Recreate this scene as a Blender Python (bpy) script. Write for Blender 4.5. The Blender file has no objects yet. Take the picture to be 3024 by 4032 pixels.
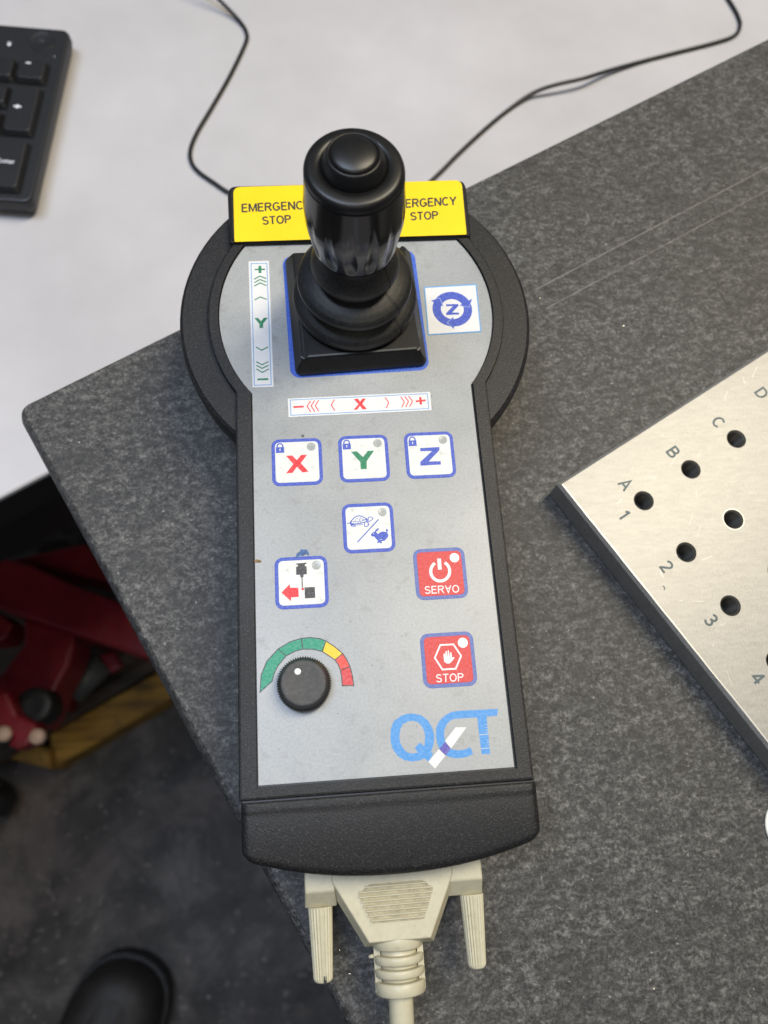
import bpy, bmesh, math, random
from mathutils import Vector, Matrix
from mathutils.geometry import tessellate_polygon
random.seed(7)
S = bpy.context.scene
COL = S.collection
ZS = 36.0            # the slab top lies 36 mm under the pendant's keypad sheet (z = 0 in the mm frame)

# ------------------------------------------------------------------ camera
def W(x, y, z): return Vector((x*.001, y*.001, (z+ZS)*.001))
cd = bpy.data.cameras.new('camera'); cam = bpy.data.objects.new('camera', cd); COL.objects.link(cam)
xr = Vector((0.9962470, -0.0671923, 0.0545626)); up = Vector((0.0471004, 0.9497154, 0.3095516)); fw = Vector((0.0726184, 0.3058200, -0.9493159))
cam.matrix_world = Matrix.Translation(W(8.718, -85.716, 213.171)) @ Matrix((xr, up, -fw)).transposed().to_4x4()
cd.sensor_fit = 'VERTICAL'; cd.sensor_height = 36; cd.sensor_width = 27; cd.lens = 2990/4032*36
cd.clip_start = .01; cd.clip_end = 30
cd.dof.use_dof = True; cd.dof.focus_distance = .222; cd.dof.aperture_fstop = 12; cd.dof.aperture_blades = 0
S.camera = cam
# ------------------------------------------------------------------ world and lamps
w = bpy.data.worlds.new('World'); S.world = w; w.use_nodes = True
w.node_tree.nodes['Background'].inputs[0].default_value = (.80, .86, 1, 1)
w.node_tree.nodes['Background'].inputs[1].default_value = .11
def area(name, loc, target, sx, sy, power, color):
    l = bpy.data.lights.new(name, 'AREA'); l.shape = 'RECTANGLE'; l.size = sx; l.size_y = sy; l.energy = power; l.color = color
    o = bpy.data.objects.new(name, l); COL.objects.link(o); o.location = loc
    o.rotation_euler = (Vector(target)-Vector(loc)).to_track_quat('-Z', 'Y').to_euler()
    o['kind'] = 'structure'
    return o
area('ceiling_lamp', (.70, .42, 1.50), (.1, 0, 0), .32, 1.0, 27, (1, .88, .66))
area('ceiling_lamp', (-.40, .20, 1.60), (-.15, 0, 0), .40, 1.0, 19, (.68, .79, 1))
area('ceiling_lamp', (.05, -1.05, 1.75), (0, 0, 0), 1.4, .5, 3.5, (1, .92, .78))
S.view_settings.view_transform = 'Standard'; S.view_settings.look = 'None'; S.view_settings.exposure = 0; S.view_settings.gamma = 1
S.render.resolution_x = 768; S.render.resolution_y = 1024

# ------------------------------------------------------------------ materials
def srgb(r, g, b):
    f = lambda c: (c/255/12.92) if c/255 <= .04045 else ((c/255+.055)/1.055)**2.4
    return (f(r), f(g), f(b), 1)
class MT:
    def __init__(s, name, col, rough=.5, metal=0, spec=.5, coat=0):
        s.m = bpy.data.materials.new(name); s.m.use_nodes = True; s.t = s.m.node_tree; s.n = s.t.nodes
        s.p = s.n['Principled BSDF']; s.p.inputs['Base Color'].default_value = col
        s.p.inputs['Roughness'].default_value = rough; s.p.inputs['Metallic'].default_value = metal
        s.p.inputs['Specular IOR Level'].default_value = spec; s.p.inputs['Coat Weight'].default_value = coat
        s.tc = s.n.new('ShaderNodeTexCoord')
    def link(s, a, b): s.t.links.new(a, b)
    def noise(s, scale, detail=3, rough=.5, dist=0, stretch=None, rot=0):
        x = s.n.new('ShaderNodeTexNoise'); x.inputs['Scale'].default_value = scale; x.inputs['Detail'].default_value = detail
        x.inputs['Roughness'].default_value = rough; x.inputs['Distortion'].default_value = dist
        mp = s.n.new('ShaderNodeMapping'); mp.inputs['Rotation'].default_value[2] = rot
        if stretch: mp.inputs['Scale'].default_value = stretch
        s.link(s.tc.outputs['Object'], mp.inputs[0]); s.link(mp.outputs[0], x.inputs['Vector'])
        return x.outputs['Fac']
    def ramp(s, fac, stops):
        r = s.n.new('ShaderNodeValToRGB'); e = r.color_ramp.elements
        while len(e) < len(stops): e.new(.5)
        for k, (p, c) in enumerate(stops):
            e[k].position = p; e[k].color = c if len(c) == 4 else (*c, 1)
        s.link(fac, r.inputs[0]); return r.outputs[0]
    def mix(s, fac, a, b, mode='MIX'):
        x = s.n.new('ShaderNodeMix'); x.data_type = 'RGBA'; x.blend_type = mode
        for inp, v in ((x.inputs[0], fac), (x.inputs[6], a), (x.inputs[7], b)):
            if hasattr(v, 'links'): s.link(v, inp)
            else: inp.default_value = v
        return x.outputs[2]
    def color(s, o): s.link(o, s.p.inputs['Base Color']); return s
    def roughness(s, fac, a, b):
        m = s.n.new('ShaderNodeMapRange'); m.inputs[3].default_value = a; m.inputs[4].default_value = b
        s.link(fac, m.inputs[0]); s.link(m.outputs[0], s.p.inputs['Roughness']); return s
    def bump(s, fac, dist, strength=1):
        b = s.n.new('ShaderNodeBump'); b.inputs['Distance'].default_value = dist; b.inputs['Strength'].default_value = strength
        s.link(fac, b.inputs['Height']); s.link(b.outputs[0], s.p.inputs['Normal']); return s
def g(v, a=1.0): return (v, v, v, a)

def m_plastic():
    m = MT('black_grained_plastic', g(.02), .5, 0, .36)
    f = m.noise(2300, 2, .6); m.color(m.ramp(f, [(.30, (.004, .004, .0045)), (.55, (.011, .011, .012)), (.75, (.050, .049, .048))]))
    m.roughness(m.noise(35, 3), .42, .58); m.bump(f, .00012, .75); return m.m
def m_panel():
    m = MT('silver_grey_foil', g(.4), .42, .0, .5)
    a = m.noise(28, 5, .62, .4); b = m.noise(1500, 2, .5); c = m.noise(260, 5, .7)
    k = m.ramp(a, [(.30, (.25, .265, .272)), (.70, (.385, .40, .395))])
    k = m.mix(.30, k, m.ramp(b, [(.3, (.30, .31, .32)), (.7, (.50, .51, .52))]))
    k = m.mix(m.ramp(c, [(.56, g(0)), (.74, g(.6))]), k, (.22, .22, .205, 1))
    m.color(k); m.roughness(a, .30, .42); m.bump(b, .00002, .5); return m.m
def m_ink(name, col, rough=.45, var=.12):
    m = MT(name, col, rough, 0, .3); b = m.noise(1300, 3, .6)
    c2 = tuple(min(1, c+(.5-c)*var*1.2) for c in col[:3])+(1,)
    m.color(m.ramp(b, [(.35, tuple(c*(1-var) for c in col[:3])), (.68, c2)])); return m.m
def m_keyface():
    m = MT('white_keypad_foil', g(.8), .42); a = m.noise(420, 5, .72)
    m.color(m.ramp(a, [(.25, (.74, .75, .72)), (.58, (.67, .685, .655)), (.72, (.50, .50, .46))])); return m.m
def m_granite():
    m = MT('dark_speckled_granite', g(.05), .5, 0, .28)
    r = math.radians(-22)
    a = m.noise(330, 7, .74, .35, (.85, 1.25, 1), r); b = m.noise(70, 4, .6, .5, (.7, 1.3, 1), r); c = m.noise(1400, 3, .6); d = m.noise(9, 3, .5)
    mx = m.n.new('ShaderNodeMix'); mx.inputs[0].default_value = .42; m.link(a, mx.inputs[2]); m.link(m.noise(900, 4, .7, .2), mx.inputs[3]); a = mx.outputs[0]
    k = m.ramp(a, [(.38, (.010, .010, .011)), (.46, (.033, .033, .034)), (.515, (.082, .082, .081)), (.57, (.165, .163, .157)), (.65, (.30, .295, .28))])
    k = m.mix(m.ramp(b, [(.34, g(.55)), (.56, g(0))]), k, (.020, .021, .023, 1))
    k = m.mix(.22, k, m.ramp(c, [(.36, (.010, .010, .010)), (.68, (.16, .158, .15))]))
    k = m.mix(m.ramp(m.noise(620, 2, .5), [(.69, g(0)), (.74, g(.7))]), k, (.34, .33, .31, 1))
    k = m.mix(m.ramp(d, [(.3, g(.35)), (.7, g(0))]), k, (.050, .044, .036, 1))
    m.color(k); m.roughness(c, .46, .66); m.bump(a, .00006, .4); return m.m
def m_alu():
    m = MT('milled_aluminium', g(.55), .42, .35, .5)
    r = math.radians(-30)
    a = m.noise(220, 5, .65, .3, (1, 4, 1), r); b = m.noise(700, 4, .7, .2, (4, 1, 1), math.radians(25)); c = m.noise(14, 3)
    k = m.ramp(a, [(.3, (.25, .246, .234)), (.7, (.345, .340, .325))])
    k = m.mix(.4, k, m.ramp(b, [(.32, (.20, .195, .18)), (.66, (.41, .40, .375))]))
    k = m.mix(m.ramp(m.noise(300, 4, .7, .6), [(.66, g(0)), (.74, g(.45))]), k, (.22, .21, .18, 1))
    m.color(k); m.roughness(b, .36, .52); m.bump(b, .00004, .5); return m.m
def m_table():
    m = MT('white_laminate', g(.7), .32, 0, .5); a = m.noise(12, 5, .6); b = m.noise(500, 3)
    m.color(m.ramp(a, [(.3, (.47, .46, .475)), (.7, (.56, .55, .57))])); m.roughness(b, .30, .42); return m.m
def m_floor():
    m = MT('worn_dark_floor', g(.03), .55, 0, .4)
    a = m.noise(14, 8, .65, .4); b = m.noise(90, 5, .7); c = m.noise(5, 4, .6, 1.2)
    k = m.ramp(a, [(.32, (.018, .016, .014)), (.50, (.052, .047, .043)), (.68, (.14, .126, .115))])
    k = m.mix(m.ramp(b, [(.60, g(0)), (.70, g(.6))]), k, (.26, .23, .22, 1))
    k = m.mix(m.ramp(c, [(.56, g(0)), (.66, g(.5))]), k, (.15, .12, .11, 1))
    m.color(k); m.roughness(b, .4, .75); m.bump(b, .002, .5); return m.m
def m_wood(name, c0, c1, c2):
    m = MT(name, c1, .7); r = math.radians(-29)
    a = m.noise(60, 6, .65, .6, (.12, 1.6, 1), r); b = m.noise(16, 5, .7, .5)
    k = m.ramp(a, [(.35, c0), (.55, c1), (.7, c2)]); k = m.mix(m.ramp(b, [(.52, g(0)), (.64, g(.7))]), k, (.03, .022, .015, 1))
    m.color(k); m.bump(a, .002, .6); return m.m
def m_red():
    m = MT('worn_red_paint', (.2, .01, .012, 1), .38, 0, .5); a = m.noise(25, 5, .65)
    m.color(m.ramp(a, [(.35, (.14, .006, .012)), (.6, (.25, .010, .020)), (.78, (.20, .045, .04))])); m.roughness(a, .3, .55); return m.m
def m_simple(name, col, rough=.5, metal=0, var=.15, scale=300, bump=0, coat=0, spec=.5):
    m = MT(name, col, rough, metal, spec, coat); a = m.noise(scale, 4, .6)
    m.color(m.ramp(a, [(.3, tuple(c*(1-var) for c in col[:3])), (.7, tuple(min(1, c*(1+var)) for c in col[:3]))]))
    if bump: m.bump(a, bump, .6)
    return m.m
PLASTIC = m_plastic(); PANEL = m_panel(); KEYW = m_keyface(); GRANITE = m_granite(); ALU = m_alu(); TABLE = m_table(); FLOOR = m_floor(); RED = m_red()
BLUE = m_ink('blue_ink', srgb(58, 84, 190)); GREEN = m_ink('green_ink', srgb(16, 128, 86)); REDI = m_ink('red_ink', srgb(226, 40, 48))
REDK = m_ink('red_keypad_foil', srgb(208, 58, 58), .42, .08); BLUE2 = m_ink('dull_blue_ink', srgb(92, 110, 178)); WHITEI = m_ink('white_ink', g(.85), .42, .03)
DARKI = m_ink('dark_grey_ink', srgb(54, 54, 56)); SKY = m_ink('light_blue_ink', srgb(74, 150, 220)); PURP = m_ink('violet_ink', srgb(92, 84, 176))
TEAL = m_ink('teal_ink', srgb(30, 150, 118)); YEL = m_ink('yellow_ink', srgb(246, 204, 30)); CORAL = m_ink('coral_ink', srgb(238, 74, 60)); ROSE = m_ink('rose_ink', srgb(212, 62, 66))
RULE = m_ink('dark_rule_ink', srgb(58, 66, 68)); LTBLUE = m_ink('sticker_border_ink', srgb(92, 158, 216)); PAPER = m_simple('white_sticker_paper', g(.70), .5, 0, .05, 200)
YELF = m_simple('yellow_sticker', srgb(242, 208, 8), .45, 0, .04, 90); BLKI = m_ink('black_print', srgb(48, 50, 30), .5); LOGOW = m_ink('off_white_ink', srgb(232, 234, 228), .45, .04)
LEDC = m_simple('clear_led_window', (.38, .40, .385, 1), .22, 0, .12, 900, 0, 0, .6); LEDW = m_simple('bright_led_window', (.93, .93, .90, 1), .3, 0, .02)
GRIP = m_simple('gloss_black_plastic', (.005, .005, .0055, 1), .19, 0, .1, 200, 0, 0, .45)
GRIPT = m_simple('satin_black_plastic', (.008, .008, .008, 1), .36, 0, .3, 260, 0, 0, .4)
RUB = MT('black_rubber', g(.014), .48, 0, .4); _f = RUB.noise(900, 4, .7); RUB.color(RUB.ramp(_f, [(.35, g(.008)), (.62, g(.019)), (.78, g(.050))])); RUB.bump(_f, .00005, .5); RUB = RUB.m
KNOBM = MT('matt_grey_plastic', g(.05), .6); _f = KNOBM.noise(900, 5, .7); KNOBM.color(KNOBM.ramp(_f, [(.3, g(.040)), (.6, g(.066)), (.75, g(.14))])); KNOBM = KNOBM.m
BLACK = m_simple('dark_black_plastic', g(.008), .4)
BEIGE = MT('cream_plastic', g(.6), .42); _f = BEIGE.noise(380, 5, .7); BEIGE.color(BEIGE.ramp(_f, [(.3, (.56, .525, .39)), (.62, (.50, .468, .335)), (.78, (.32, .29, .20))])); BEIGE = BEIGE.m
KEYC = m_simple('keyboard_black', (.009, .0095, .011, 1), .5, 0, .25, 700); KEYCASE = m_simple('keyboard_dark_grey', (.014, .015, .017, 1), .45, 0, .2, 500); KEYL = m_simple('keycap_print', (.75, .78, .85, 1), .5)
CABLE = m_simple('black_cable_rubber', (.010, .011, .012, 1), .38); LEATHER = m_simple('dark_leather', (.016, .013, .011, 1), .6, 0, .4, 60, .0008)
SOLE = m_simple('black_sole_rubber', (.013, .013, .013, 1), .5); STEEL = m_simple('grey_steel', (.10, .11, .10, 1), .5, .2, .3, 40); GLINT = m_simple('bolt_glint_cream', (.60, .42, .32, 1), .45, 0)
BLKSTEEL = m_simple('black_steel', g(.010), .5); WOODB = m_wood('weathered_brown_wood', (.028, .022, .017, 1), (.06, .047, .036, 1), (.10, .08, .06, 1))
WOODY = m_wood('yellow_painted_wood', (.14, .075, .014, 1), (.32, .18, .026, 1), (.45, .29, .06, 1)); HOLEM = m_simple('oily_thread', (.14, .13, .11, 1), .35, .6)
ENGR = m_simple('blue_grey_engraving', (.085, .115, .12, 1), .6); SMEAR = m_simple('dark_grease', (.10, .11, .10, 1), .6); INKB = m_simple('blue_marker_smudge', (.03, .10, .28, 1), .5, 0, .5, 900)
STAIN = m_simple('brown_residue', (.20, .13, .06, 1), .7, 0, .4, 900); RINGM = m_simple('grey_water_ring', (.30, .295, .255, 1), .5); SCR = m_simple('scratch_grey', (.17, .16, .145, 1), .55, 0, .4, 150)
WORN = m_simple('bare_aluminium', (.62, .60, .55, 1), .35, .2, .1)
CHIP = m_simple('bright_metal_chip', (.75, .72, .66, 1), .25, .8)

# ------------------------------------------------------------------ mesh helpers (all in mm)
class MB:
    def __init__(s): s.v = []; s.f = []; s.sm = []
    def add(s, vs, fs, smooth=False):
        o = len(s.v); s.v += [tuple(v) for v in vs]; s.f += [tuple(i+o for i in f) for f in fs]; s.sm += [smooth]*len(fs); return s
    def rings(s, R, cap0=True, cap1=True, smooth=False, closed=True):
        n = len(R[0]); vs = [p for r in R for p in r]; fs = []
        for k in range(len(R)-1):
            for i in range(n if closed else n-1):
                j = (i+1) % n; fs.append((k*n+i, k*n+j, (k+1)*n+j, (k+1)*n+i))
        s.add(vs, fs, smooth)
        o = len(s.v)-len(vs)
        if cap0: s.f.append(tuple(o+i for i in range(n-1, -1, -1))); s.sm.append(False)
        if cap1: s.f.append(tuple(o+(len(R)-1)*n+i for i in range(n))); s.sm.append(False)
        return s
    def loft(s, outline, lv, cap0=True, cap1=True, smooth=False):
        return s.rings([[(x, y, z) for x, y in inset(outline, d)] for d, z in lv], cap0, cap1, smooth)
    def lathe(s, c, prof, n=48, cap0=True, cap1=True, mod=None, c1=None, smooth=True):
        z0, z1 = prof[0][1], prof[-1][1]; R = []
        for r, z in prof:
            t = (z-z0)/(z1-z0) if z1 != z0 else 0
            cx = c[0]+((c1[0]-c[0])*t if c1 else 0); cy = c[1]+((c1[1]-c[1])*t if c1 else 0)
            R.append([(cx+(r+(mod(2*math.pi*i/n, z) if mod else 0))*math.cos(2*math.pi*i/n), cy+(r+(mod(2*math.pi*i/n, z) if mod else 0))*math.sin(2*math.pi*i/n), z) for i in range(n)])
        return s.rings(R, cap0, cap1, smooth)
    def tube(s, pts, rad, n=10, smooth=True, cap=True):
        P = [Vector(p) for p in pts]; R = []; ref = Vector((0, 0, 1)); prev = None
        for i, p in enumerate(P):
            d = (P[min(i+1, len(P)-1)]-P[max(i-1, 0)]).normalized()
            if prev is None:
                a = d.cross(ref); a = a.normalized() if a.length > 1e-4 else Vector((1, 0, 0))
            else: a = (prev-d*prev.dot(d)).normalized()
            prev = a; b = d.cross(a); r = rad(i/(len(P)-1)) if callable(rad) else rad
            R.append([p+(a*math.cos(2*math.pi*k/n)+b*math.sin(2*math.pi*k/n))*r for k in range(n)])
        return s.rings(R, cap, cap, smooth)
    def sheet(s, loops, z, t=0):
        """flat polygon with optional holes at height z, with a skirt of thickness t below it"""
        L = [[Vector((x, y, 0)) for x, y in lp] for lp in loops]
        tri = tessellate_polygon(L); flat = [v for lp in L for v in lp]
        o = len(s.v); s.v += [(v.x, v.y, z) for v in flat]
        for a, b, c in tri:
            A, B, Cc = flat[a], flat[b], flat[c]
            if (B-A).cross(Cc-A).z < 0: b, c = c, b
            s.f.append((o+a, o+b, o+c)); s.sm.append(False)
        if t:
            for lp in loops:
                n = len(lp); s.rings([[(x, y, z-t) for x, y in lp], [(x, y, z-.0005) for x, y in lp]], False, False)
        return s
    def ribbon(s, pts, wd, z, close=False):
        P = [Vector((x, y)) for x, y in pts]; n = len(P); A = []; B = []
        for i in range(n):
            if close: a, b = P[i-1], P[(i+1) % n]
            else: a, b = P[max(i-1, 0)], P[min(i+1, n-1)]
            d1 = (P[i]-a).normalized() if (P[i]-a).length > 1e-6 else (b-P[i]).normalized()
            d2 = (b-P[i]).normalized() if (b-P[i]).length > 1e-6 else d1
            n1 = Vector((-d1.y, d1.x)); n2 = Vector((-d2.y, d2.x)); m = n1+n2
            m = m.normalized() if m.length > 1e-4 else n1
            k = min(1/max(m.dot(n1), .35), 2.2)*wd/2
            A.append((P[i].x+m.x*k, P[i].y+m.y*k, z)); B.append((P[i].x-m.x*k, P[i].y-m.y*k, z))
        o = len(s.v); s.v += A+B
        for i in range(n if close else n-1):
            j = (i+1) % n; s.f.append((o+n+i, o+n+j, o+j, o+i)); s.sm.append(False)
        return s
    def box(s, x0, x1, y0, y1, z0, z1):
        return s.rings([[(x0, y0, z), (x1, y0, z), (x1, y1, z), (x0, y1, z)] for z in (z0, z1)])
def inset(o, d):
    if d == 0: return list(o)
    n = len(o); out = []
    for i in range(n):
        a, p, b = Vector(o[i-1]), Vector(o[i]), Vector(o[(i+1) % n])
        d1, d2 = (p-a).normalized(), (b-p).normalized(); n1 = Vector((-d1.y, d1.x)); n2 = Vector((-d2.y, d2.x)); m = (n1+n2)
        if m.length < 1e-5: out.append(tuple(p)); continue
        m.normalize(); k = d/max(m.dot(n1), .4); out.append((p.x+m.x*k, p.y+m.y*k))
    return out
def circle(c, r, n=32, a0=0, a1=360):
    full = abs(a1-a0) >= 360
    return [(c[0]+r*math.cos(math.radians(a0+(a1-a0)*i/(n if full else n-1))), c[1]+r*math.sin(math.radians(a0+(a1-a0)*i/(n if full else n-1)))) for i in range(n)]
def rrect(x0, x1, y0, y1, r, n=6, rot=0, c=None):
    p = []
    for (cx, cy, a) in ((x1-r, y0+r, -90), (x1-r, y1-r, 0), (x0+r, y1-r, 90), (x0+r, y0+r, 180)): p += circle((cx, cy), r, n, a, a+90)
    if rot:
        c = c or ((x0+x1)/2, (y0+y1)/2); k = math.radians(rot)
        p = [(c[0]+(x-c[0])*math.cos(k)-(y-c[1])*math.sin(k), c[1]+(x-c[0])*math.sin(k)+(y-c[1])*math.cos(k)) for x, y in p]
    return p
def ccw(p):
    return p if sum(p[i-1][0]*p[i][1]-p[i][0]*p[i-1][1] for i in range(len(p))) > 0 else p[::-1]
def catmull(P, n=6):
    out = []
    for i in range(len(P)-1):
        a, b, c, d = [Vector(P[max(0, min(len(P)-1, k))]) for k in (i-1, i, i+1, i+2)]
        for j in range(n):
            t = j/n; out.append(.5*((2*b)+(c-a)*t+(2*a-5*b+4*c-d)*t*t+(3*b-a-3*c+d)*t**3))
    out.append(Vector(P[-1])); return out
def thing(name, label, cat, base, group=None):
    o = bpy.data.objects.new(name, None); COL.objects.link(o); o.location = W(*base); o.empty_display_size = .01
    o['label'] = label; o['category'] = cat
    if group: o['group'] = group
    return o
def root_of(o):
    while o.parent: o = o.parent
    return o
def obj(name, mb, mat, parent=None, label=None, kind=None, cat=None, base=None):
    if parent is not None: b = root_of(parent).location.copy()
    else: b = W(*(base or (0, 0, -ZS)))
    me = bpy.data.meshes.new(name)
    me.from_pydata([tuple(W(*v)-b) for v in mb.v], [], mb.f); me.polygons.foreach_set('use_smooth', mb.sm)
    bm = bmesh.new(); bm.from_mesh(me); bmesh.ops.remove_doubles(bm, verts=bm.verts, dist=2e-7); bm.to_mesh(me); bm.free()
    me.materials.append(mat); me.update()
    o = bpy.data.objects.new(name, me); COL.objects.link(o)
    if parent is not None: o.parent = parent
    else: o.location = b
    if label: o['label'] = label
    if kind: o['kind'] = kind
    if cat: o['category'] = cat
    return o
def bevel(o, w, seg=3, ang=35):
    m = o.modifiers.new('bevel', 'BEVEL'); m.width = w*.001; m.segments = seg; m.limit_method = 'ANGLE'; m.angle_limit = math.radians(ang); m.harden_normals = False
    return o

# stroke lettering: each glyph is strokes in a box of width w and height 1
def arc(cx, cy, rx, ry, a0, a1, n=14): return [(cx+rx*math.cos(math.radians(a0+(a1-a0)*i/n)), cy+ry*math.sin(math.radians(a0+(a1-a0)*i/n))) for i in range(n+1)]
h = .055
GL = {
 'E': (.62, [[(h, h), (h, 1-h)], [(0, 1-h), (.6, 1-h)], [(0, .52), (.55, .52)], [(0, h), (.62, h)]]),
 'M': (.84, [[(h, 0), (h, 1)], [(.08, .97), (.42, .08), (.76, .97)], [(.84-h, 0), (.84-h, 1)]]),
 'R': (.72, [[(h, 0), (h, 1)], [(0, 1-h), (.40, 1-h)]+arc(.42, .735, .21, .21, 90, -90)+[(0, .50)], [(.38, .49), (.68, .01)]]),
 'G': (.78, [arc(.39, .5, .34, .445, 42, 330, 26), [(.40, .46), (.73, .46)], [(.70, .46), (.70, .16)]]),
 'N': (.72, [[(h, 0), (h, 1)], [(.07, .96), (.65, .04)], [(.72-h, 0), (.72-h, 1)]]),
 'C': (.74, [arc(.39, .5, .34, .445, 45, 318, 26)]),
 'Y': (.70, [[(.02, 1), (.35, .45), (.68, 1)], [(.35, .47), (.35, 0)]]),
 'S': (.66, [[(x, y) for x, y in arc(.33, .73, .26, .215, 20, 235, 16)]+[(x, y) for x, y in arc(.33, .28, .28, .225, 65, -160, 18)]]),
 'T': (.64, [[(0, 1-h), (.64, 1-h)], [(.32, 1-h), (.32, 0)]]),
 'O': (.80, [arc(.40, .5, .345, .445, 0, 360, 32)]),
 'P': (.66, [[(h, 0), (h, 1)], [(0, 1-h), (.36, 1-h)]+arc(.37, .72, .235, .225, 90, -90)+[(0, .495)]]),
 'V': (.68, [[(.02, 1), (.34, .02), (.66, 1)]]),
 'a': (.68, [[(.02, 1), (.34, .02), (.66, 1)], [(.14, .62), (.54, .62)]]),
 'A': (.70, [[(.02, 0), (.35, .98), (.68, 0)], [(.15, .34), (.55, .34)]]),
 'B': (.68, [[(h, 0), (h, 1)], [(0, 1-h), (.36, 1-h)]+arc(.36, .735, .20, .21, 90, -90)+[(0, .525)], [(0, .50), (.38, .50)]+arc(.38, .28, .24, .225, 90, -90)+[(0, h)]]),
 'D': (.74, [[(h, 0), (h, 1)], [(0, 1-h), (.30, 1-h)]+arc(.30, .5, .38, .445, 90, -90, 18)+[(0, h)]]),
 '1': (.40, [[(.24, 0), (.24, 1)], [(.24, .97), (.02, .74)]]),
 '2': (.62, [arc(.30, .72, .25, .235, 165, -35, 14)+[(.06, .06)], [(.03, h), (.6, h)]]),
 '3': (.60, [arc(.28, .745, .22, .21, 150, -80, 14)+[(.20, .53)], [(.2, .52)]+arc(.28, .275, .25, .23, 80, -155, 16)]),
 '4': (.62, [[(.44, 0), (.44, 1)], [(.44, .98), (.03, .30), (.62, .30)]]),
 'e': (.52, [[(.05, .36), (.47, .36)]+arc(.26, .34, .21, .30, 5, 320, 18)]),
 'n': (.50, [[(h, 0), (h, .66)], arc(.26, .42, .2, .22, 170, 0, 10)+[(.46, 0)]]),
 't': (.30, [[(.15, .9), (.15, .05)], [(0, .62), (.3, .62)]]),
 'r': (.32, [[(h, 0), (h, .66)], arc(.22, .44, .17, .20, 170, 70, 6)]),
 '-': (.40, [[(0, .4), (.4, .4)]]),
 '+': (.60, [[(0, .5), (.6, .5)], [(.3, .2), (.3, .8)]]),
}
def lettering(mb, text, bl, tl, br, z, wd=.12, gap=.14):
    """writes text so that it fills the box with bottom-left bl, top-left tl and bottom-right br (mm)"""
    tot = sum(GL[c][0] for c in text)+gap*(len(text)-1)
    ux, uy = (br[0]-bl[0])/tot, (br[1]-bl[1])/tot; vx, vy = tl[0]-bl[0], tl[1]-bl[1]
    H = math.hypot(vx, vy); x = 0; k = 0
    for c in text:
        for st in GL[c][1]:
            mb.ribbon([(bl[0]+(x+a)*ux+b*vx, bl[1]+(x+a)*uy+b*vy) for a, b in st], wd*H, z+k*.004); k = (k+1) % 4
        x += GL[c][0]+gap
def prints(mb, key, z, off=(0, 0), step=.004):
    for k, it in enumerate(PR[key]):
        zz = z+k % 5*step; sh = lambda P: [(x+off[0], y+off[1]) for x, y in P]
        if it[0] == 'P': mb.sheet([sh(ccw(it[1]))], zz)
        elif it[0] == 'H': mb.sheet([sh(it[1]), sh(it[2])], zz)
        elif it[0] == 'L': mb.ribbon(sh(it[1]), it[2], zz, it[3])
        elif it[0] == 'C': mb.sheet([circle((it[1][0]+off[0], it[1][1]+off[1]), it[2])], zz)
        elif it[0] == 'T': lettering(mb, it[1], *sh(it[2]), zz, it[3])
    return mb

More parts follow.
